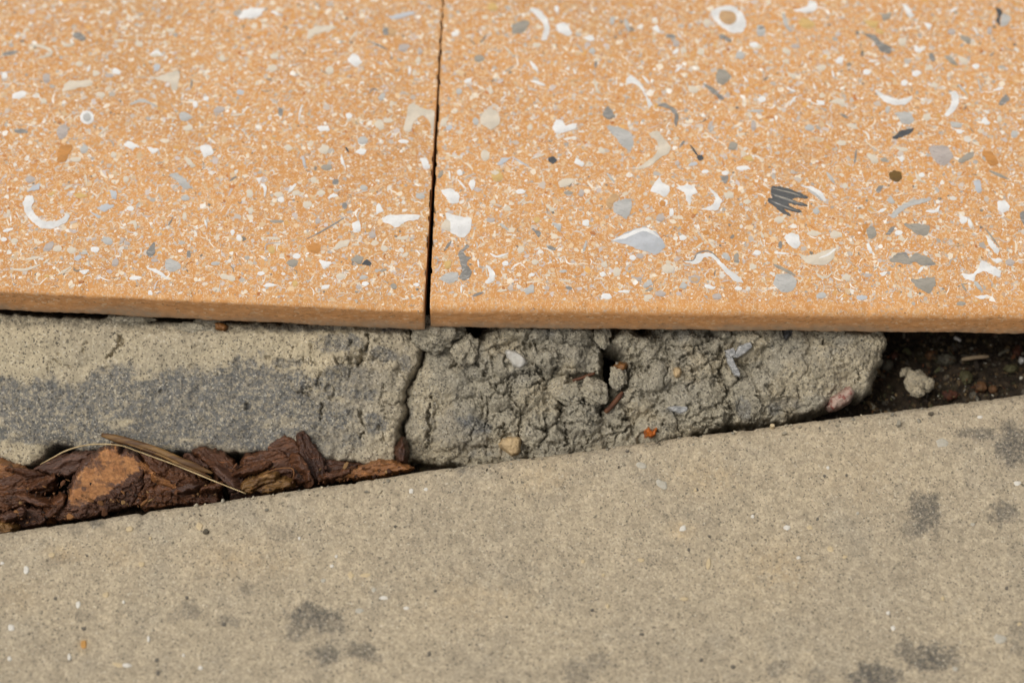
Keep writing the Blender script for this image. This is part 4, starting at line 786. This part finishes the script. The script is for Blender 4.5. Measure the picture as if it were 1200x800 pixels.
def poly_stone(name, poly, up, mat, label, cat='pebble', dome=2.0, group='small stones', back=.006, amp=.5, margin=4):
    c = np.mean(poly, 0); r = max(4, np.ptp(np.array(poly), axis=0).min()/2)
    return tag(relief(name, poly, M0+MN*up*MM, MN, lambda X, Y, d: amp*fbm(X, Y, 7, 4, 17, .6)+.15*fbm(X, Y, 3, 2, 3), mat, .8, .8, 6, r, dome, margin, 2.5, back, seed=9), label, cat, group)
poly_stone('pebble', Z4(480, 360, 4, '425,640 440,622 500,608 515,622 512,680 480,692 450,668'), 3.6, M_TANST, 'tan angular pebble wedged between mortar and kerb')
poly_stone('stone', Z4(760, 350, 4, '855,505 866,462 910,438 950,412 970,438 945,478 900,505 870,515'), 1.6, M_RED, 'pink and red mottled stone at the lower right of the mortar', 'stone', 2.6)
poly_stone('dark_pebble', Z4(760, 350, 4, '620,105 650,85 690,85 705,105 680,130 672,175 645,188 630,150'), 2.2, M_BLACK, 'rough black pebble under the right paver edge', 'pebble', 2., amp=1.2)
poly_stone('orange_skin_fragment', Z4(480, 360, 4, '1110,575 1125,568 1140,582 1158,568 1154,595 1138,606 1118,602'), 5.2, M_ORANGE, 'bright orange fruit skin fragment on the kerb edge', 'fruit skin', 1.4, group=None or 'orange flecks')
poly_stone('ochre_flake', Z4(480, 360, 4, '970,275 990,262 1015,268 1005,290 985,292'), 2.0, M_OCHRE, 'small ochre flake in the mortar above the reddish stick', 'flake', 1., group='orange flecks')
poly_stone('ochre_flake', Z4(0, 340, 4, '1005,155 1040,152 1062,170 1050,190 1010,178'), 1.5, M_OCHRE, 'ochre flake in the dark gap under the left paver', 'flake', 1., group='orange flecks')
poly_stone('tan_chip', Z4(760, 350, 4, '122,350 130,325 148,330 150,360 130,365'), 2.6, M_TANST, 'tiny tan stone chip on the right mortar chunk', 'stone chip', 1.)
fl = bpy.data.objects.new('winged_flake', None); COL.objects.link(fl); fl.location = MP(857, 420, 3.); fl.empty_display_size = .01
tag(fl, 'pale grey papery winged flake lying on the right mortar chunk', 'flake')
for pts, up in [('398,272 425,225 478,203 487,222 455,252 415,275', 4.2), ('365,250 385,250 400,290 428,345 425,362 408,355 378,305', 3.6), ('362,245 400,232 410,262 385,275', 4.6)]:
    relief('wing', Z4(760, 350, 4, pts), MP(857, 420, up), MN+np.array([.1, 0, 0]), lambda X, Y, d: .25*fbm(X, Y, 5, 3, 9), M_FLAKE, .6, .6, 5, 1.2, .1, 1.2, 1.2, .0005, parent=fl, smooth=False)
poly_stone('grey_shell_chip', Z4(760, 350, 4, '95,510 135,500 180,505 185,525 150,535 110,525'), 3.4, M_FLAKE, 'flat grey shell chip near the bottom of the rounded mortar lobe', 'shell chip', .8)

# ------------------------------------------------------------------ bark mulch in the gap
def bark_mat(name, c1, c2, c3, scale=90, st=(.6, 4, 1), rot=.3, rough=.42):
    s = NT(name, rough); co = s.stretch(st, (0, 0, rot), s.warp(60, .008))
    n = s.noise(scale, 5, .65, co); n2 = s.noise(scale*6, 4, .6, co); n3 = s.noise(40, 2)
    col = s.mix(s.ramp(n, .35, .65), c1, c2); col = s.mix(s.ramp(n2, .45, .7, 0, .75), col, tuple(.3*x for x in c1))
    col = s.mix(s.ramp(s.noise(scale*2.4, 4, .7, co), .56, .70, 0, .8), col, tuple(min(1, 2.1*x) for x in c2))
    col = s.mix(s.ramp(n3, .5, .7, 0, .45), col, c3)
    col = s.mix(s.attr('inner'), col, s.scale(s.mix(s.ramp(s.noise(130, 5, .65), .32, .66), (.48, .225, .083), (.34, .145, .05)), s.ramp(s.noise(700, 4, .7), .3, .7, .62, 1.2)))
    col = s.mix(s.attr('film'), col, (.088, .044, .028))
    s.bump(s.math('ADD', n, s.math('MULTIPLY', n2, .6)), .8, .0008)
    return s.done(col)
B_DARK = bark_mat('dark_bark', (.045, .020, .012), (.078, .032, .015), (.028, .015, .011))
B_RED = bark_mat('red_bark', (.07, .028, .013), (.13, .052, .021), (.034, .016, .010))
B_MAUVE = bark_mat('mauve_bark', (.075, .037, .024), (.115, .054, .031), (.05, .023, .014))
B_ORNG = bark_mat('orange_bark', (.21, .085, .027), (.31, .135, .045), (.12, .05, .022))
B_OCHR = bark_mat('ochre_bark', (.15, .076, .022), (.23, .12, .038), (.09, .042, .015))
def rotn(ax, ay):
    n = np.array([math.sin(ax), -.53+math.sin(ay)*.6, .85]); return n/np.linalg.norm(n)
def bark(poly, z, mat, label, dirdeg=0, tx=0., ty=0., layers=.0, ridge=.7, fr=6, seed=0, rdep=1.0, rnd=2.2, thick=.003, innerf=None, group='bark chips in the gap', wrp=1.8, step=.9, flat=None, facet=1., curl=0.):
    c = np.mean(np.array(poly), 0); n = rotn(tx, ty); p0 = P(c[0], c[1], z-.0022)
    ca, sa = math.cos(math.radians(dirdeg)), math.sin(math.radians(dirdeg))
    def hf(X, Y, d):
        a = (X-c[0])*ca+(Y-c[1])*sa; b = -(X-c[0])*sa+(Y-c[1])*ca
        a2 = a+5*fbm(X, Y, 18, 2, seed+5); b2 = b+2.5*fbm(X, Y, 14, 3, seed+6)
        r = fbm(a2/11, b2, fr, 4, seed+7, .62); r = 1-2*np.abs(r)
        h = ridge*r*.7+.3*fbm(X, Y, 30, 2, seed+8)+.34*fbm(a2/9, b2, 3.0, 3, seed+3)+.06*b*curl+.0016*b*b*curl
        f1, f2, idf = worley(a2*.30, b2, 12, seed+31); h += 1.5*(idf-.5)*facet
        if flat is not None:
            fl_ = sstep(-1, 2.5, sdf(X, Y, flat)); h = h*(1-.82*fl_)
        if layers: 
            q = (np.clip(20-(d if flat is None else np.maximum(0, 20+np.minimum(0, sdf(X, Y, flat))*.85)), 0, 24)/24)*layers*3.6+.6*fbm(X, Y, 9, 4, seed+9)
            fq = q-np.floor(q); h -= 1.15*(np.floor(q)+sstep(.72, 1, fq))*(q > .6)
        return h
    af = (lambda X, Y, d, h: innerf(X, Y, d, h)) if innerf else (lambda X, Y, d, h: {'inner': X*0, 'film': .35*sstep(.0, .6, fbm(X, Y, 15, 3, seed+77))})
    o = relief('bark_chip', poly, p0, n, hf, mat, step, wrp, 8, rnd, rdep, 4, 2.2, thick, seed=seed, attrf=af)
    return tag(o, label, 'bark', group)
def z5(p, ox=0): return Z4(ox, 480, 5, p)
INN = z5('408,560 398,500 425,430 465,365 530,300 600,240 650,222 690,226 705,262 760,268 822,318 812,362 760,395 700,432 640,480 560,522 480,562')
def inn1(X, Y, d, h):
    q = sdf(X+3.2*fbm(X, Y, 7, 5, 5, .7), Y+3.2*fbm(X, Y, 7, 5, 6, .7), INN)
    i = sstep(-1.0, 2.0, q)*(1-.55*sstep(.25, .7, fbm(X, Y, 11, 4, 15, .7)))
    film = np.zeros(X.shape)
    for cx, cy, rx, ry, a in [(88, 566, 8, 9, .9), (107, 543, 16, 6, .9), (121, 547, 4, 4, .9), (98, 572, 3.4, 3.4, 1), (131, 568, 4, 3, 1), (96, 587, 8, 3, .7), (140, 528, 5, 5, .4), (112, 538, 8, 5, .6)]:
        film = np.maximum(film, a*sstep(.35, .6, np.exp(-((X-cx)/rx)**2-((Y-cy)/ry)**2)+.25*fbm(X, Y, 6, 3, 8)))
    return {'inner': i, 'film': np.clip(film*(.75+.5*fbm(X, Y, 3, 3, 81)), 0, .95)}
# deep layer first
bark(z5('0,560 60,600 140,560 270,540 300,700 0,760'), -.066, B_DARK, 'dark bark chip at the bottom left of the gap, mostly buried', 10, seed=301, thick=.004)
bark(z5('50,620 130,570 240,590 268,640 240,668 90,700 55,690'), -.057, B_MAUVE, 'dull brown bark chip with furrowed end against the kerb at far left', 60, .1, .1, seed=3)
bark(z5('-60,660 40,665 78,690 60,720 -60,730'), -.050, B_OCHR, 'ochre bark sliver in the bottom left corner by the kerb', 10, seed=5, ridge=.3)
bark(z5('268,600 285,520 318,540 318,600 300,660 265,670'), -.060, B_ORNG, 'thin orange brown bark sliver standing left of the big orange chip', 80, seed=7, ridge=.4)
bark(z5('-90,415 0,400 110,368 280,384 312,410 310,462 260,482 240,522 100,572 0,592 -90,580'), -.053, B_RED, 'large dark brown bark chip with wavy top at the left edge', -8, .05, .12, seed=9, ridge=1.0, fr=8, rdep=1.2)
bark(z5('-80,310 0,305 60,328 112,348 112,372 60,402 0,405 -80,410'), -.049, B_ORNG, 'orange brown bark chip at the left edge under the mortar', 20, seed=13, ridge=.6)
bark(z5('190,350 300,292 430,256 545,250 480,300 452,362 372,392 300,372'), -.049, B_MAUVE, 'mauve brown bark chip behind the big orange chip', -18, -.1, .1, seed=17, ridge=.5, rdep=1.2)
bark(z5('300,590 340,545 420,570 420,640 330,650'), -.053, B_RED, 'small broken bark piece at the lower left of the big orange chip', 30, seed=21, layers=.4)
bark(z5('400,525 425,430 465,362 490,300 560,270 600,240 650,220 692,224 705,262 742,240 802,270 828,320 862,332 832,400 852,432 775,566 640,600 500,640 372,648 330,612 385,562'), -.0455, B_MAUVE, 'big flaky bark chip with bright orange inner face beside the kerb', 28, .12, -.05, layers=.9, ridge=.55, fr=7, seed=25, rdep=1.6, rnd=4, thick=.010, innerf=inn1, step=.75, flat=INN, facet=.5)
bark(z5('820,262 900,250 982,322 1000,350 985,400 930,440 870,470 850,560 770,566 852,432 832,400 862,332'), -.0475, B_RED, 'layered dark bark piece just right of the orange faced chip', 30, .1, 0, layers=.8, ridge=.6, seed=29, rdep=1.6, thick=.008)
bark(z5('870,470 930,440 1000,352 1062,330 1152,380 1174,430 1240,520 1166,545 850,585'), -.0500, B_RED, 'furrowed red brown bark piece between orange chip and straw blade', 15, .15, 0, layers=.35, ridge=.9, fr=6, seed=33, rdep=1.6, thick=.008)
bark(z5('180,400 270,400 380,490 380,540 250,560 180,540', 180), -.055, B_RED, 'low red brown bark chip under the thin pale stalk', 20, seed=37)
bark(z5('245,250 300,228 420,258 490,338 522,392 500,424 420,424 370,392 340,350', 180), -.0495, B_RED, 'smooth slanting red brown bark chip near the end of the straw blade', 40, .15, .1, seed=41, ridge=.4, rdep=1.2)
bark(z5('420,420 560,380 700,350 830,330 1010,300 1010,430 700,520 450,540', 180), -.060, B_DARK, 'dark bark chip lying deep in the middle of the gap', 0, seed=43)
bark(z5('506,352 540,272 640,250 735,228 822,308 834,342 806,410 700,372 545,404', 180), -.0490, B_RED, 'ridged brown bark chip in the middle of the gap', -12, .05, .1, seed=47, ridge=.9, fr=6, rdep=1.2)
bark(z5('668,236 680,190 770,150 832,180 862,240 852,302 760,282', 180), -.0470, B_RED, 'rounded brown bark tip leaning on the mortar', -15, -.05, .2, seed=51, ridge=.5)
bark(z5('848,132 880,128 905,145 940,200 1000,290 1004,402 870,434 820,402 862,300 850,190', 180), -.0465, B_DARK, 'very dark fibrous bark chip leaning up against the mortar', 70, .15, .25, seed=55, ridge=.9, fr=4, rdep=1.2)
bark(z5('508,452 530,420 600,400 660,370 712,388 718,416 622,442 562,482 525,484', 180), -.0455, B_OCHR, 'curled ochre bark strip against the kerb edge', -20, seed=59, ridge=.35, rdep=1.2)
bark(z5('570,472 690,420 760,404 808,428 806,450 640,490', 180), -.0480, B_OCHR, 'flat ochre brown bark flake behind the curled strip', -15, seed=61, ridge=.3)
bark(z5('60,290 320,322 255,362 160,402 0,432 -20,330', 360), -.054, B_DARK, 'blackish bark chip in the shade under the mortar edge', 0, seed=65)
bark(z5('155,408 240,362 400,308 500,308 605,342 440,384 300,398', 360), -.0475, B_ORNG, 'long orange brown bark chip hugging the kerb below the mortar crack', -14, .0, .1, seed=69, ridge=.6, fr=5)
def shard(cx, cy, L, w, ang, z, mat, label, seed, tx=0., ty=0.):
    rr = random.Random(seed); a = math.radians(ang); pts = []
    up = [(-.5, -.1), (-.42, -.42), (-.1, -.5), (.22, -.44), (.46, -.28), (.5, .05), (.34, .42), (.0, .5), (-.3, .36)]
    for u, v in up:
        u = u*L*rr.uniform(.85, 1.15); v = v*w*rr.uniform(.75, 1.25); pts.append((cx+u*math.cos(a)-v*math.sin(a), cy+u*math.sin(a)+v*math.cos(a)))
    return bark(pts, z, mat, label, ang, tx, ty, seed=seed, ridge=.6, fr=4, rnd=1.6, rdep=.7, thick=.0016, curl=rr.uniform(-.6, .9), facet=.5)
shard(52, 566, 34, 8, -28, -.0475, B_RED, 'thin red brown shard across the dark hole left of the orange chip', 401, .4, .2)
shard(36, 586, 40, 7, 18, -.0490, B_RED, 'thin brown shard low in the gap left of the big orange chip', 402, -.3, .1)
shard(66, 596, 30, 9, -50, -.0495, B_RED, 'small brown shard tucked below the big orange chip', 403, .3, -.2)
shard(14, 604, 30, 8, -12, -.0470, B_MAUVE, 'dull mauve shard by the kerb at the left edge', 404, .2, .3)
shard(196, 566, 40, 7, 24, -.0462, B_ORNG, 'narrow orange brown shard below the straw blade', 405, .3, .2)
shard(214, 572, 34, 9, -14, -.0468, B_DARK, 'dark thin shard next to the kerb below the straw blade', 406, -.3, .2)
shard(262, 560, 36, 8, 40, -.0470, B_MAUVE, 'slanting mauve shard right of the smooth red brown chip', 407, -.4, .1)
shard(250, 570, 26, 6, -18, -.0455, B_RED, 'short red shard against the kerb under the pale stalk', 408, .2, .2)
shard(300, 548, 44, 8, -20, -.0445, B_RED, 'long thin shard lying on the ridged brown bark chip', 409, .3, .3)
shard(358, 548, 40, 8, 62, -.0442, B_RED, 'steep dark red shard leaning on the fibrous bark chip', 410, .4, .2)
shard(392, 556, 36, 7, -12, -.0462, B_RED, 'thin shard right of the fibrous bark chip by the kerb', 411, .1, .3)
shard(172, 548, 30, 7, 35, -.0446, B_ORNG, 'small orange brown flake just above the layered dark bark', 412, .3, .3)
shard(30, 552, 44, 7, 10, -.0462, B_RED, 'wavy edged shard on top of the large dark chip at left', 413, .2, .4)
shard(232, 540, 30, 6, 30, -.0455, B_MAUVE, 'narrow shard in the shadow beside the end of the straw blade', 414, .2, .3)
bark(Z4(360, 480, 5, '528,225 560,178 578,240 568,305 528,300'), -.0450, B_DARK, 'upright dark wood splinter inside the mortar crack', 85, seed=77, ridge=.5, group='wood splinters')
W_ST = simple('stick_wood', (.085, .032, .016), (.14, .06, .025), 200, .7, st=(1, 1, 1))
def stick(pts, w, t, mat, label, name='wood_stick', cat='stick', group='wood splinters', **k):
    return tag(tube(name, pts, w*PXM, t*PXM, mat, **k), label, cat, group)
stick([MP(709, 483, -1.), MP(718, 474, -.4), MP(730, 459, -.2)], 6, 5, W_ST, 'reddish brown stick in the dark void of the crumbling mortar', n=14, ridges=.1, taper=(.7, .5))
stick([MP(671, 446, -3), MP(684, 442, -2.6), MP(697, 437, -2.8)], 4, 4, W_ST, 'short brown stick inside the upper hollow of the crumbling mortar', n=12, ridges=.1, taper=(.7, .6))
# straw blade and stalk
M_STRAW = simple('dry_blade', (.19, .10, .026), (.075, .033, .010), 130, .55, .0005, (.25, 3, 3))
M_STALK = simple('dry_stalk', (.50, .38, .20), (.36, .25, .12), 200, .5)
bl = bpy.data.objects.new('straw_blade', None); COL.objects.link(bl); bl.location = P(185, 530, -.047); bl.empty_display_size = .01
tag(bl, 'dry brown straw blade lying across bark and mortar', 'straw')
sp = [P(119, 509, -.0405), P(150, 517, -.0402), P(185, 528, -.0400), P(215, 541, -.0405), P(249, 554, -.043)]
tube('blade', sp, 9.*PXM, 2.6*PXM, M_STRAW, bl, sides=10, ridges=.10, n=46, taper=(.45, .25), seed=2)
tube('split_edge', [p+np.array([0, -.0012, .0004])+np.array([0, -.0016, 0])*k/4 for k, p in enumerate(sp)][1:], 3.4*PXM, 1.8*PXM, M_STRAW, bl, sides=6, ridges=.1, n=36, taper=(.2, .2))
st = [P(x, y, z) for x, y, z in [(47, 544, -.0505), (62, 536, -.047), (76, 528.5, -.0455), (94, 522.7, -.044), (112, 520.3, -.0433), (140, 521.5, -.0432), (160, 528, -.0445), (182, 536, -.0445), (204, 544, -.0430), (232, 555.5, -.041), (260, 567, -.0400), (288, 578, -.0394)]]
stick(st, 1.9, 1.9, M_STALK, 'thin pale dry stalk arching over the bark to the kerb', 'dry_stalk', 'stalk', None, sides=6, n=70, taper=(.6, .6))
stick([P(x, y, -.045) for x, y in Z4(180, 480, 5, '640,376 720,347 800,341 822,362 816,405')], 1.6, 1.6, simple('bark_fibre', (.22, .10, .035), (.15, .06, .02), 200), 'curled brown bark fibre around the middle of the gap', 'bark_fibre', 'fibre', None, sides=6, n=30)

# ------------------------------------------------------------------ bits on the dark soil
SN = np.array([0, -.3, .95])
def soil_bit(px, py, r, label, mat, seed, z=-.062, rough=.35, name='pebble', cat='pebble', rot=0, group='bits on the dark soil', sub=4):
    o = lump(name, P(px, py, z), tuple(v*PXM for v in r), mat, seed, rough, sub, rot, .06, attrs={'tan': .9, 'grey': 0, 'dark_tone': 0}); return tag(o, label, cat, group)
lumpo = bpy.data.objects.new('crumbled_mortar_piece', None); COL.objects.link(lumpo); lumpo.location = P(1075, 455, -.064); lumpo.empty_display_size = .01
tag(lumpo, 'pale knobbly piece of mortar lying alone on the dark soil', 'mortar lump', 'loose mortar lumps')
for k, (px, py, rx, ry, rz) in enumerate([(1073, 447, 14, 14, 12), (1086, 450, 9, 9, 8), (1061, 436, 5, 8, 6), (1075, 459, 8, 7, 7)]):
    lump('nodule', P(px, py, -.056), (rx*PXM, ry*PXM, rz*PXM), M_RUBBLE, 60+k, .3, 4, k, .07, lumpo, attrs={'tan': .9, 'grey': .0, 'dark_tone': 0})
M_WHT = simple('white_shell_bit', (.55, .53, .48), (.42, .39, .34), 300, .5)
M_GRN = simple('green_grey_pebble', (.095, .085, .038), (.05, .045, .02), 300)
M_GRY = simple('grey_pebble', (.10, .088, .06), (.045, .04, .028), 300)
M_RSTN = simple('rust_pebble', (.085, .028, .013), (.035, .014, .008), 300)
M_ORST = simple('orange_pebble', (.115, .054, .02), (.05, .024, .011), 300)
def sbar(px0, py0, px1, py1, w, label, mat, z=-.0575, name='twig', cat='twig'):
    return stick([P(px0, py0, z), P((px0+px1)/2, (py0+py1)/2-.6, z+.0004), P(px1, py1, z)], w, w*.7, mat, label, name, cat, 'bits on the dark soil', n=12, sides=7, taper=(.6, .6), ridges=.08)
sbar(1127, 421, 1159, 417.5, 5, 'pale straight twig lying on the dark soil', simple('pale_twig', (.34, .25, .15), (.24, .17, .10), 200), -.0565)
sbar(1118, 395.5, 1126, 399.5, 4, 'white shell sliver on the soil close to the paver', M_WHT, -.0565, 'shell_sliver', 'shell')
sbar(1170, 416, 1183, 409, 4, 'grey brown leaf scrap at the right of the pale twig', M_GRY, -.0570, 'leaf_scrap', 'leaf')
soil_bit(1113, 463, (9, 6, 6), 'rust red pebble on the soil beside the kerb', M_RSTN, 81)
soil_bit(1150, 453, (8, 7, 6), 'orange brown pebble on the soil beside the kerb', M_ORST, 82)
soil_bit(1164, 456, (6, 5, 5), 'small dull orange pebble right of the larger orange one', M_ORST, 83)
soil_bit(1132, 442, (7, 9, 7), 'olive green pebble in the middle of the soil', M_GRN, 84)
soil_bit(1109, 421, (12, 7, 6), 'grey olive stone half sunk in the soil', M_GRY, 85)
soil_bit(1091, 416, (7, 6, 5), 'brown pebble left of the grey olive stone', M_ORST, 86)
soil_bit(1040, 428, (6, 7, 6), 'tan pebble at the foot of the mortar end', M_GRY, 87)
soil_bit(1047, 417, (5, 4, 4), 'small rusty crumb beside the mortar end', M_RSTN, 88)
soil_bit(1197, 422, (4, 4, 4), 'white crumb at the right edge of the soil', M_WHT, 89)
soil_bit(1192, 411, (6, 7, 5), 'brown pebble near the right edge of the soil', M_RSTN, 90)
soil_bit(1185, 432, (8, 5, 5), 'dark olive pebble near the right edge of the soil', M_GRN, 91)
M_LIT = None
def crumbs(name, centres, sizes, pal, pw, seed, label, cat, flat=.5, dark=(.3, .95), parent=None):
    """a scatter of small closed angular crumbs, one mesh"""
    global M_LIT
    rng = np.random.default_rng(seed); V = []; F = []; C = []; base = 0; pal = np.array(pal)
    for c, L in zip(centres, sizes):
        w = L*rng.uniform(flat*.5, .9); th = rng.uniform(0, 6.28); t = nrm(np.array([math.cos(th), math.sin(th), rng.normal(0, .3)]))
        n = nrm(np.array([rng.normal(0, .45), rng.normal(0, .45), 1])); sd_ = nrm(np.cross(n, t)); n = np.cross(t, sd_)
        q = np.array([(-1, -.6), (-.3, -1), (.8, -.7), (1, .2), (.2, 1), (-.8, .6)])*rng.uniform(.75, 1.15, (6, 1))
        hh = flat*.5*L
        top = [c+t*a*L*.5+sd_*b*w*.5+n*hh*.7 for a, b in q]; bot = [c+t*a*L*.62+sd_*b*w*.62-n*hh*.6 for a, b in q]
        V += top+bot; m = 6
        F.append(tuple(range(base, base+m))); F += [(base+i, base+m+i, base+m+(i+1) % m, base+(i+1) % m) for i in range(m)]; F.append(tuple(range(base+2*m-1, base+m-1, -1)))
        C += [pal[rng.choice(len(pal), p=pw)]*rng.uniform(*dark)]*(m+2); base += 2*m
    if M_LIT is None: s_ = NT('litter', .85); M_LIT = s_.done(s_.attr('Col', True))
    o = mesh_obj(name, np.array(V), F, M_LIT)
    at = o.data.attributes.new('Col', 'FLOAT_COLOR', 'FACE'); C = np.concatenate([np.array(C), np.ones((len(C), 1))], 1).astype(np.float32); at.data.foreach_set('color', C.ravel())
    stuff(o); o['label'] = label; o['category'] = cat
    return o
def litter():
    rng = np.random.default_rng(8); n = 2300
    cs = [P(rng.uniform(1010, 1290), rng.uniform(380, 500), -.0605+rng.uniform(-.003, .0022)) for _ in range(n)]
    crumbs('soil_litter', cs, rng.lognormal(-.15, .6, n)*MM, [(.04, .027, .016), (.10, .065, .03), (.18, .12, .055), (.085, .08, .035), (.24, .21, .15), (.15, .055, .02), (.4, .37, .29)], [.3, .22, .15, .15, .08, .07, .03], 8, 'fine brown crumbs and litter covering the dark soil', 'litter', .3)
    # bark crumbs and dust between the chips
    n = 700; xs_ = rng.uniform(-40, 470, n); cs = []
    for x in xs_:
        y1 = 618-.135*x; y0 = 548 if x < 240 else 545; y = rng.uniform(min(y0, y1-14), y1)
        cs.append(P(x, y, rng.uniform(-.0555, -.0485)))
    crumbs('bark_crumbs', cs, rng.lognormal(.05, .6, n)*MM, [(.05, .022, .012), (.11, .045, .018), (.20, .09, .03), (.03, .018, .012), (.26, .15, .06)], [.34, .32, .12, .16, .06], 21, 'tiny bark crumbs and dust between the bark chips', 'bark crumbs', .35, (.6, 1.1))
    # sandy crumbs fallen on the kerb arris
    n = 190; cs = []; sz = rng.lognormal(-.08, .45, n)*MM
    for k in range(n):
        t_ = rng.uniform(.15, .95)*KL; w_ = .0022+min(.03, rng.exponential(.0038)); zz = KZ-(.008-math.sqrt(max(0, .008**2-max(0, .008-w_)**2)))-.012*w_
        p = E0+TD*t_+WD*(w_-.0022*math.sin(math.pi*t_/KL)); p[2] = zz+sz[k]*.28; cs.append(p)
    crumbs('mortar_crumbs', cs, sz, [(.36, .31, .22), (.27, .24, .18), (.45, .38, .26), (.12, .10, .07)], [.4, .3, .2, .1], 22, 'sandy mortar crumbs scattered along the upper edge of the kerb', 'mortar crumbs', .7, (.8, 1.1))
litter()

# ------------------------------------------------------------------ chips in the kerb surface
KN = np.array([0, 0, 1.0])
def kerb_chip(px, py, rx, ry, a, mat, k):
    n = 9; poly = ell(px, py, rx, ry, a, n, .22); w = np.array([P(x, y, KZ-.0006) for x, y in poly]); 
    ww = (w-E0)@WD; zb = KZ-.012*np.clip(ww.mean(), 0, .5)
    if np.sum(w[:, 0]*np.roll(w[:, 1], -1)-np.roll(w[:, 0], -1)*w[:, 1]) < 0: w = w[::-1]
    c = w.mean(0); mid = w.copy(); mid[:, 2] = zb+.00022; top = c+(w-c)*.7; top[:, 2] = zb+.00045; low = w.copy(); low[:, 2] = zb-.002
    V = np.concatenate([top, mid, low]); F = [tuple(range(n))]
    for r in (0, n): F += [(r+i, r+n+i, r+n+(i+1) % n, r+(i+1) % n) for i in range(n)]
    F.append(tuple(range(3*n-1, 2*n-1, -1)))
    return mesh_obj('stone_chip', V, F, mat, KERB, False)
K_W = simple('kerb_white_chip', (.66, .62, .54), (.55, .50, .42), 500, .6); K_C = simple('kerb_cream_chip', (.56, .44, .26), (.48, .37, .22), 400, .7); K_G = simple('kerb_grey_chip', (.46, .42, .34), (.38, .345, .27), 400, .7); K_D = simple('kerb_dark_chip', (.11, .095, .075), (.15, .13, .10), 400, .7); K_O = simple('kerb_orange_chip', (.50, .26, .07), (.42, .22, .07), 400, .8)
KC = [(31, 668, 4, 5, 20, 'W'), (61, 651, 4, 3, 0, 'C'), (3, 660, 2.5, 2, 0, 'W'), (92, 708, 3, 5, 10, 'W'), (13, 735, 4.5, 4, 0, 'W'), (124, 697, 3.5, 4, 30, 'C'), (11, 771, 3, 3, 0, 'W'), (145, 705, 2, 2, 0, 'W'), (174, 748, 2, 5, 0, 'W'), (138, 778, 7, 3, 8, 'C'), (148, 779, 6, 2.4, 0, 'W'), (152, 620, 4, 3.5, 0, 'C'), (166, 661, 4, 3, 0, 'C'), (176, 631, 2, 2, 0, 'C'), (235, 782, 3, 2.5, 0, 'W'), (98, 754, 3.4, 6, 0, 'O'), (81, 769, 2.5, 4, 0, 'W'), (234, 617, 4, 4.6, -20, 'C'), (215, 767, 2, 2, 0, 'W'),
      (411, 674, 4, 4.5, 0, 'C'), (428, 674, 8, 2.6, -6, 'C'), (450, 700, 6.5, 2.6, 3, 'W'), (389, 663, 2.5, 2.2, 0, 'W'), (421, 715, 5, 3, 0, 'G'), (476, 712, 4, 2, 0, 'W'), (482, 576, 3, 3, 0, 'W'), (499, 574, 3, 2.2, 0, 'W'), (379, 680, 3.5, 2.4, 0, 'G'), (351, 631, 1.8, 2, 0, 'W'), (394, 652, 2, 2, 0, 'W'), (438, 691, 3, 3, 0, 'G'),
      (800, 619, 4.5, 3.6, -20, 'W'), (830, 660, 3, 7, 8, 'C'), (751, 656, 4, 2.6, 0, 'C'), (802, 701, 5, 2.2, 5, 'C'), (707, 673, 2.4, 2, 0, 'C'), (752, 546, 7, 4, 20, 'G'), (776, 568, 8, 5, 40, 'G'), (882, 605, 2.4, 2.4, 0, 'W'), (683, 657, 2.5, 2.5, 0, 'C'), (712, 709, 2, 3, 0, 'C'),
      (922, 618, 4.2, 3.6, 10, 'W'), (949, 618, 4, 3, 0, 'C'), (973, 643, 4.5, 4, 0, 'C'), (936, 653, 3, 2, 0, 'W'), (990, 652, 3, 2.4, 0, 'C'), (1047, 735, 3, 3, 0, 'W'), (1041, 717, 2.4, 2.4, 0, 'W'), (1192, 566, 4.5, 3, 0, 'W'), (1103, 519, 8, 6, 0, 'G'), (1148, 489, 4, 2, 0, 'W'), (970, 548, 2.2, 2.2, 0, 'W'), (1005, 601, 2, 2, 0, 'G'), (1105, 700, 2.4, 2.4, 0, 'C'), (1172, 747, 8, 6, 0, 'G'), (1120, 782, 4, 3, 0, 'G'), (905, 499, 3, 2, 0, 'C'), (815, 574, 2, 2, 0, 'C'), (1140, 614, 3, 2, 0, 'G'), (1195, 730, 3, 2.4, 0, 'C'),
      (816, 574, 3.5, 2.4, 10, 'D'), (735, 529, 2.6, 2, 0, 'D'), (966, 558, 2.6, 2.2, 0, 'D'), (992, 557, 2, 2, 0, 'D'), (958, 608, 2, 3, 30, 'D'), (1180, 688, 2.6, 2.6, 0, 'D'), (831, 628, 2.4, 2, 0, 'D'), (807, 644, 2.5, 2.5, 0, 'D'), (694, 714, 3, 2.6, 0, 'D'), (503, 765, 2.8, 3.4, 0, 'D'), (434, 738, 2.4, 2.2, 0, 'D'), (102, 651, 2.4, 1.6, 0, 'D'), (65, 701, 2.8, 2.6, 0, 'D'), (262, 731, 4, 3.4, 0, 'D'), (219, 700, 2.8, 2.8, 0, 'D'), (184, 773, 3.4, 3.4, 0, 'D'), (185, 788, 3, 4, 0, 'D'), (98, 736, 4, 2.6, 10, 'D'), (463, 617, 2, 2, 0, 'D'), (510, 692, 2.4, 2.4, 0, 'D'), (594, 722, 2.2, 2.2, 0, 'D'), (859, 780, 3, 2.6, 0, 'D'), (822, 772, 3, 3, 0, 'D'), (752, 742, 3.4, 2, 0, 'D')]
for k, (px, py, rx, ry, a, c) in enumerate(KC): kerb_chip(px, py, rx*(.78 if c == 'D' else .92), ry*(.78 if c == 'D' else .92), a, dict(W=K_W, C=K_C, G=K_G, D=K_D, O=K_O)[c], k)
print('fragments', COUNT, 'objects', len(bpy.data.objects))
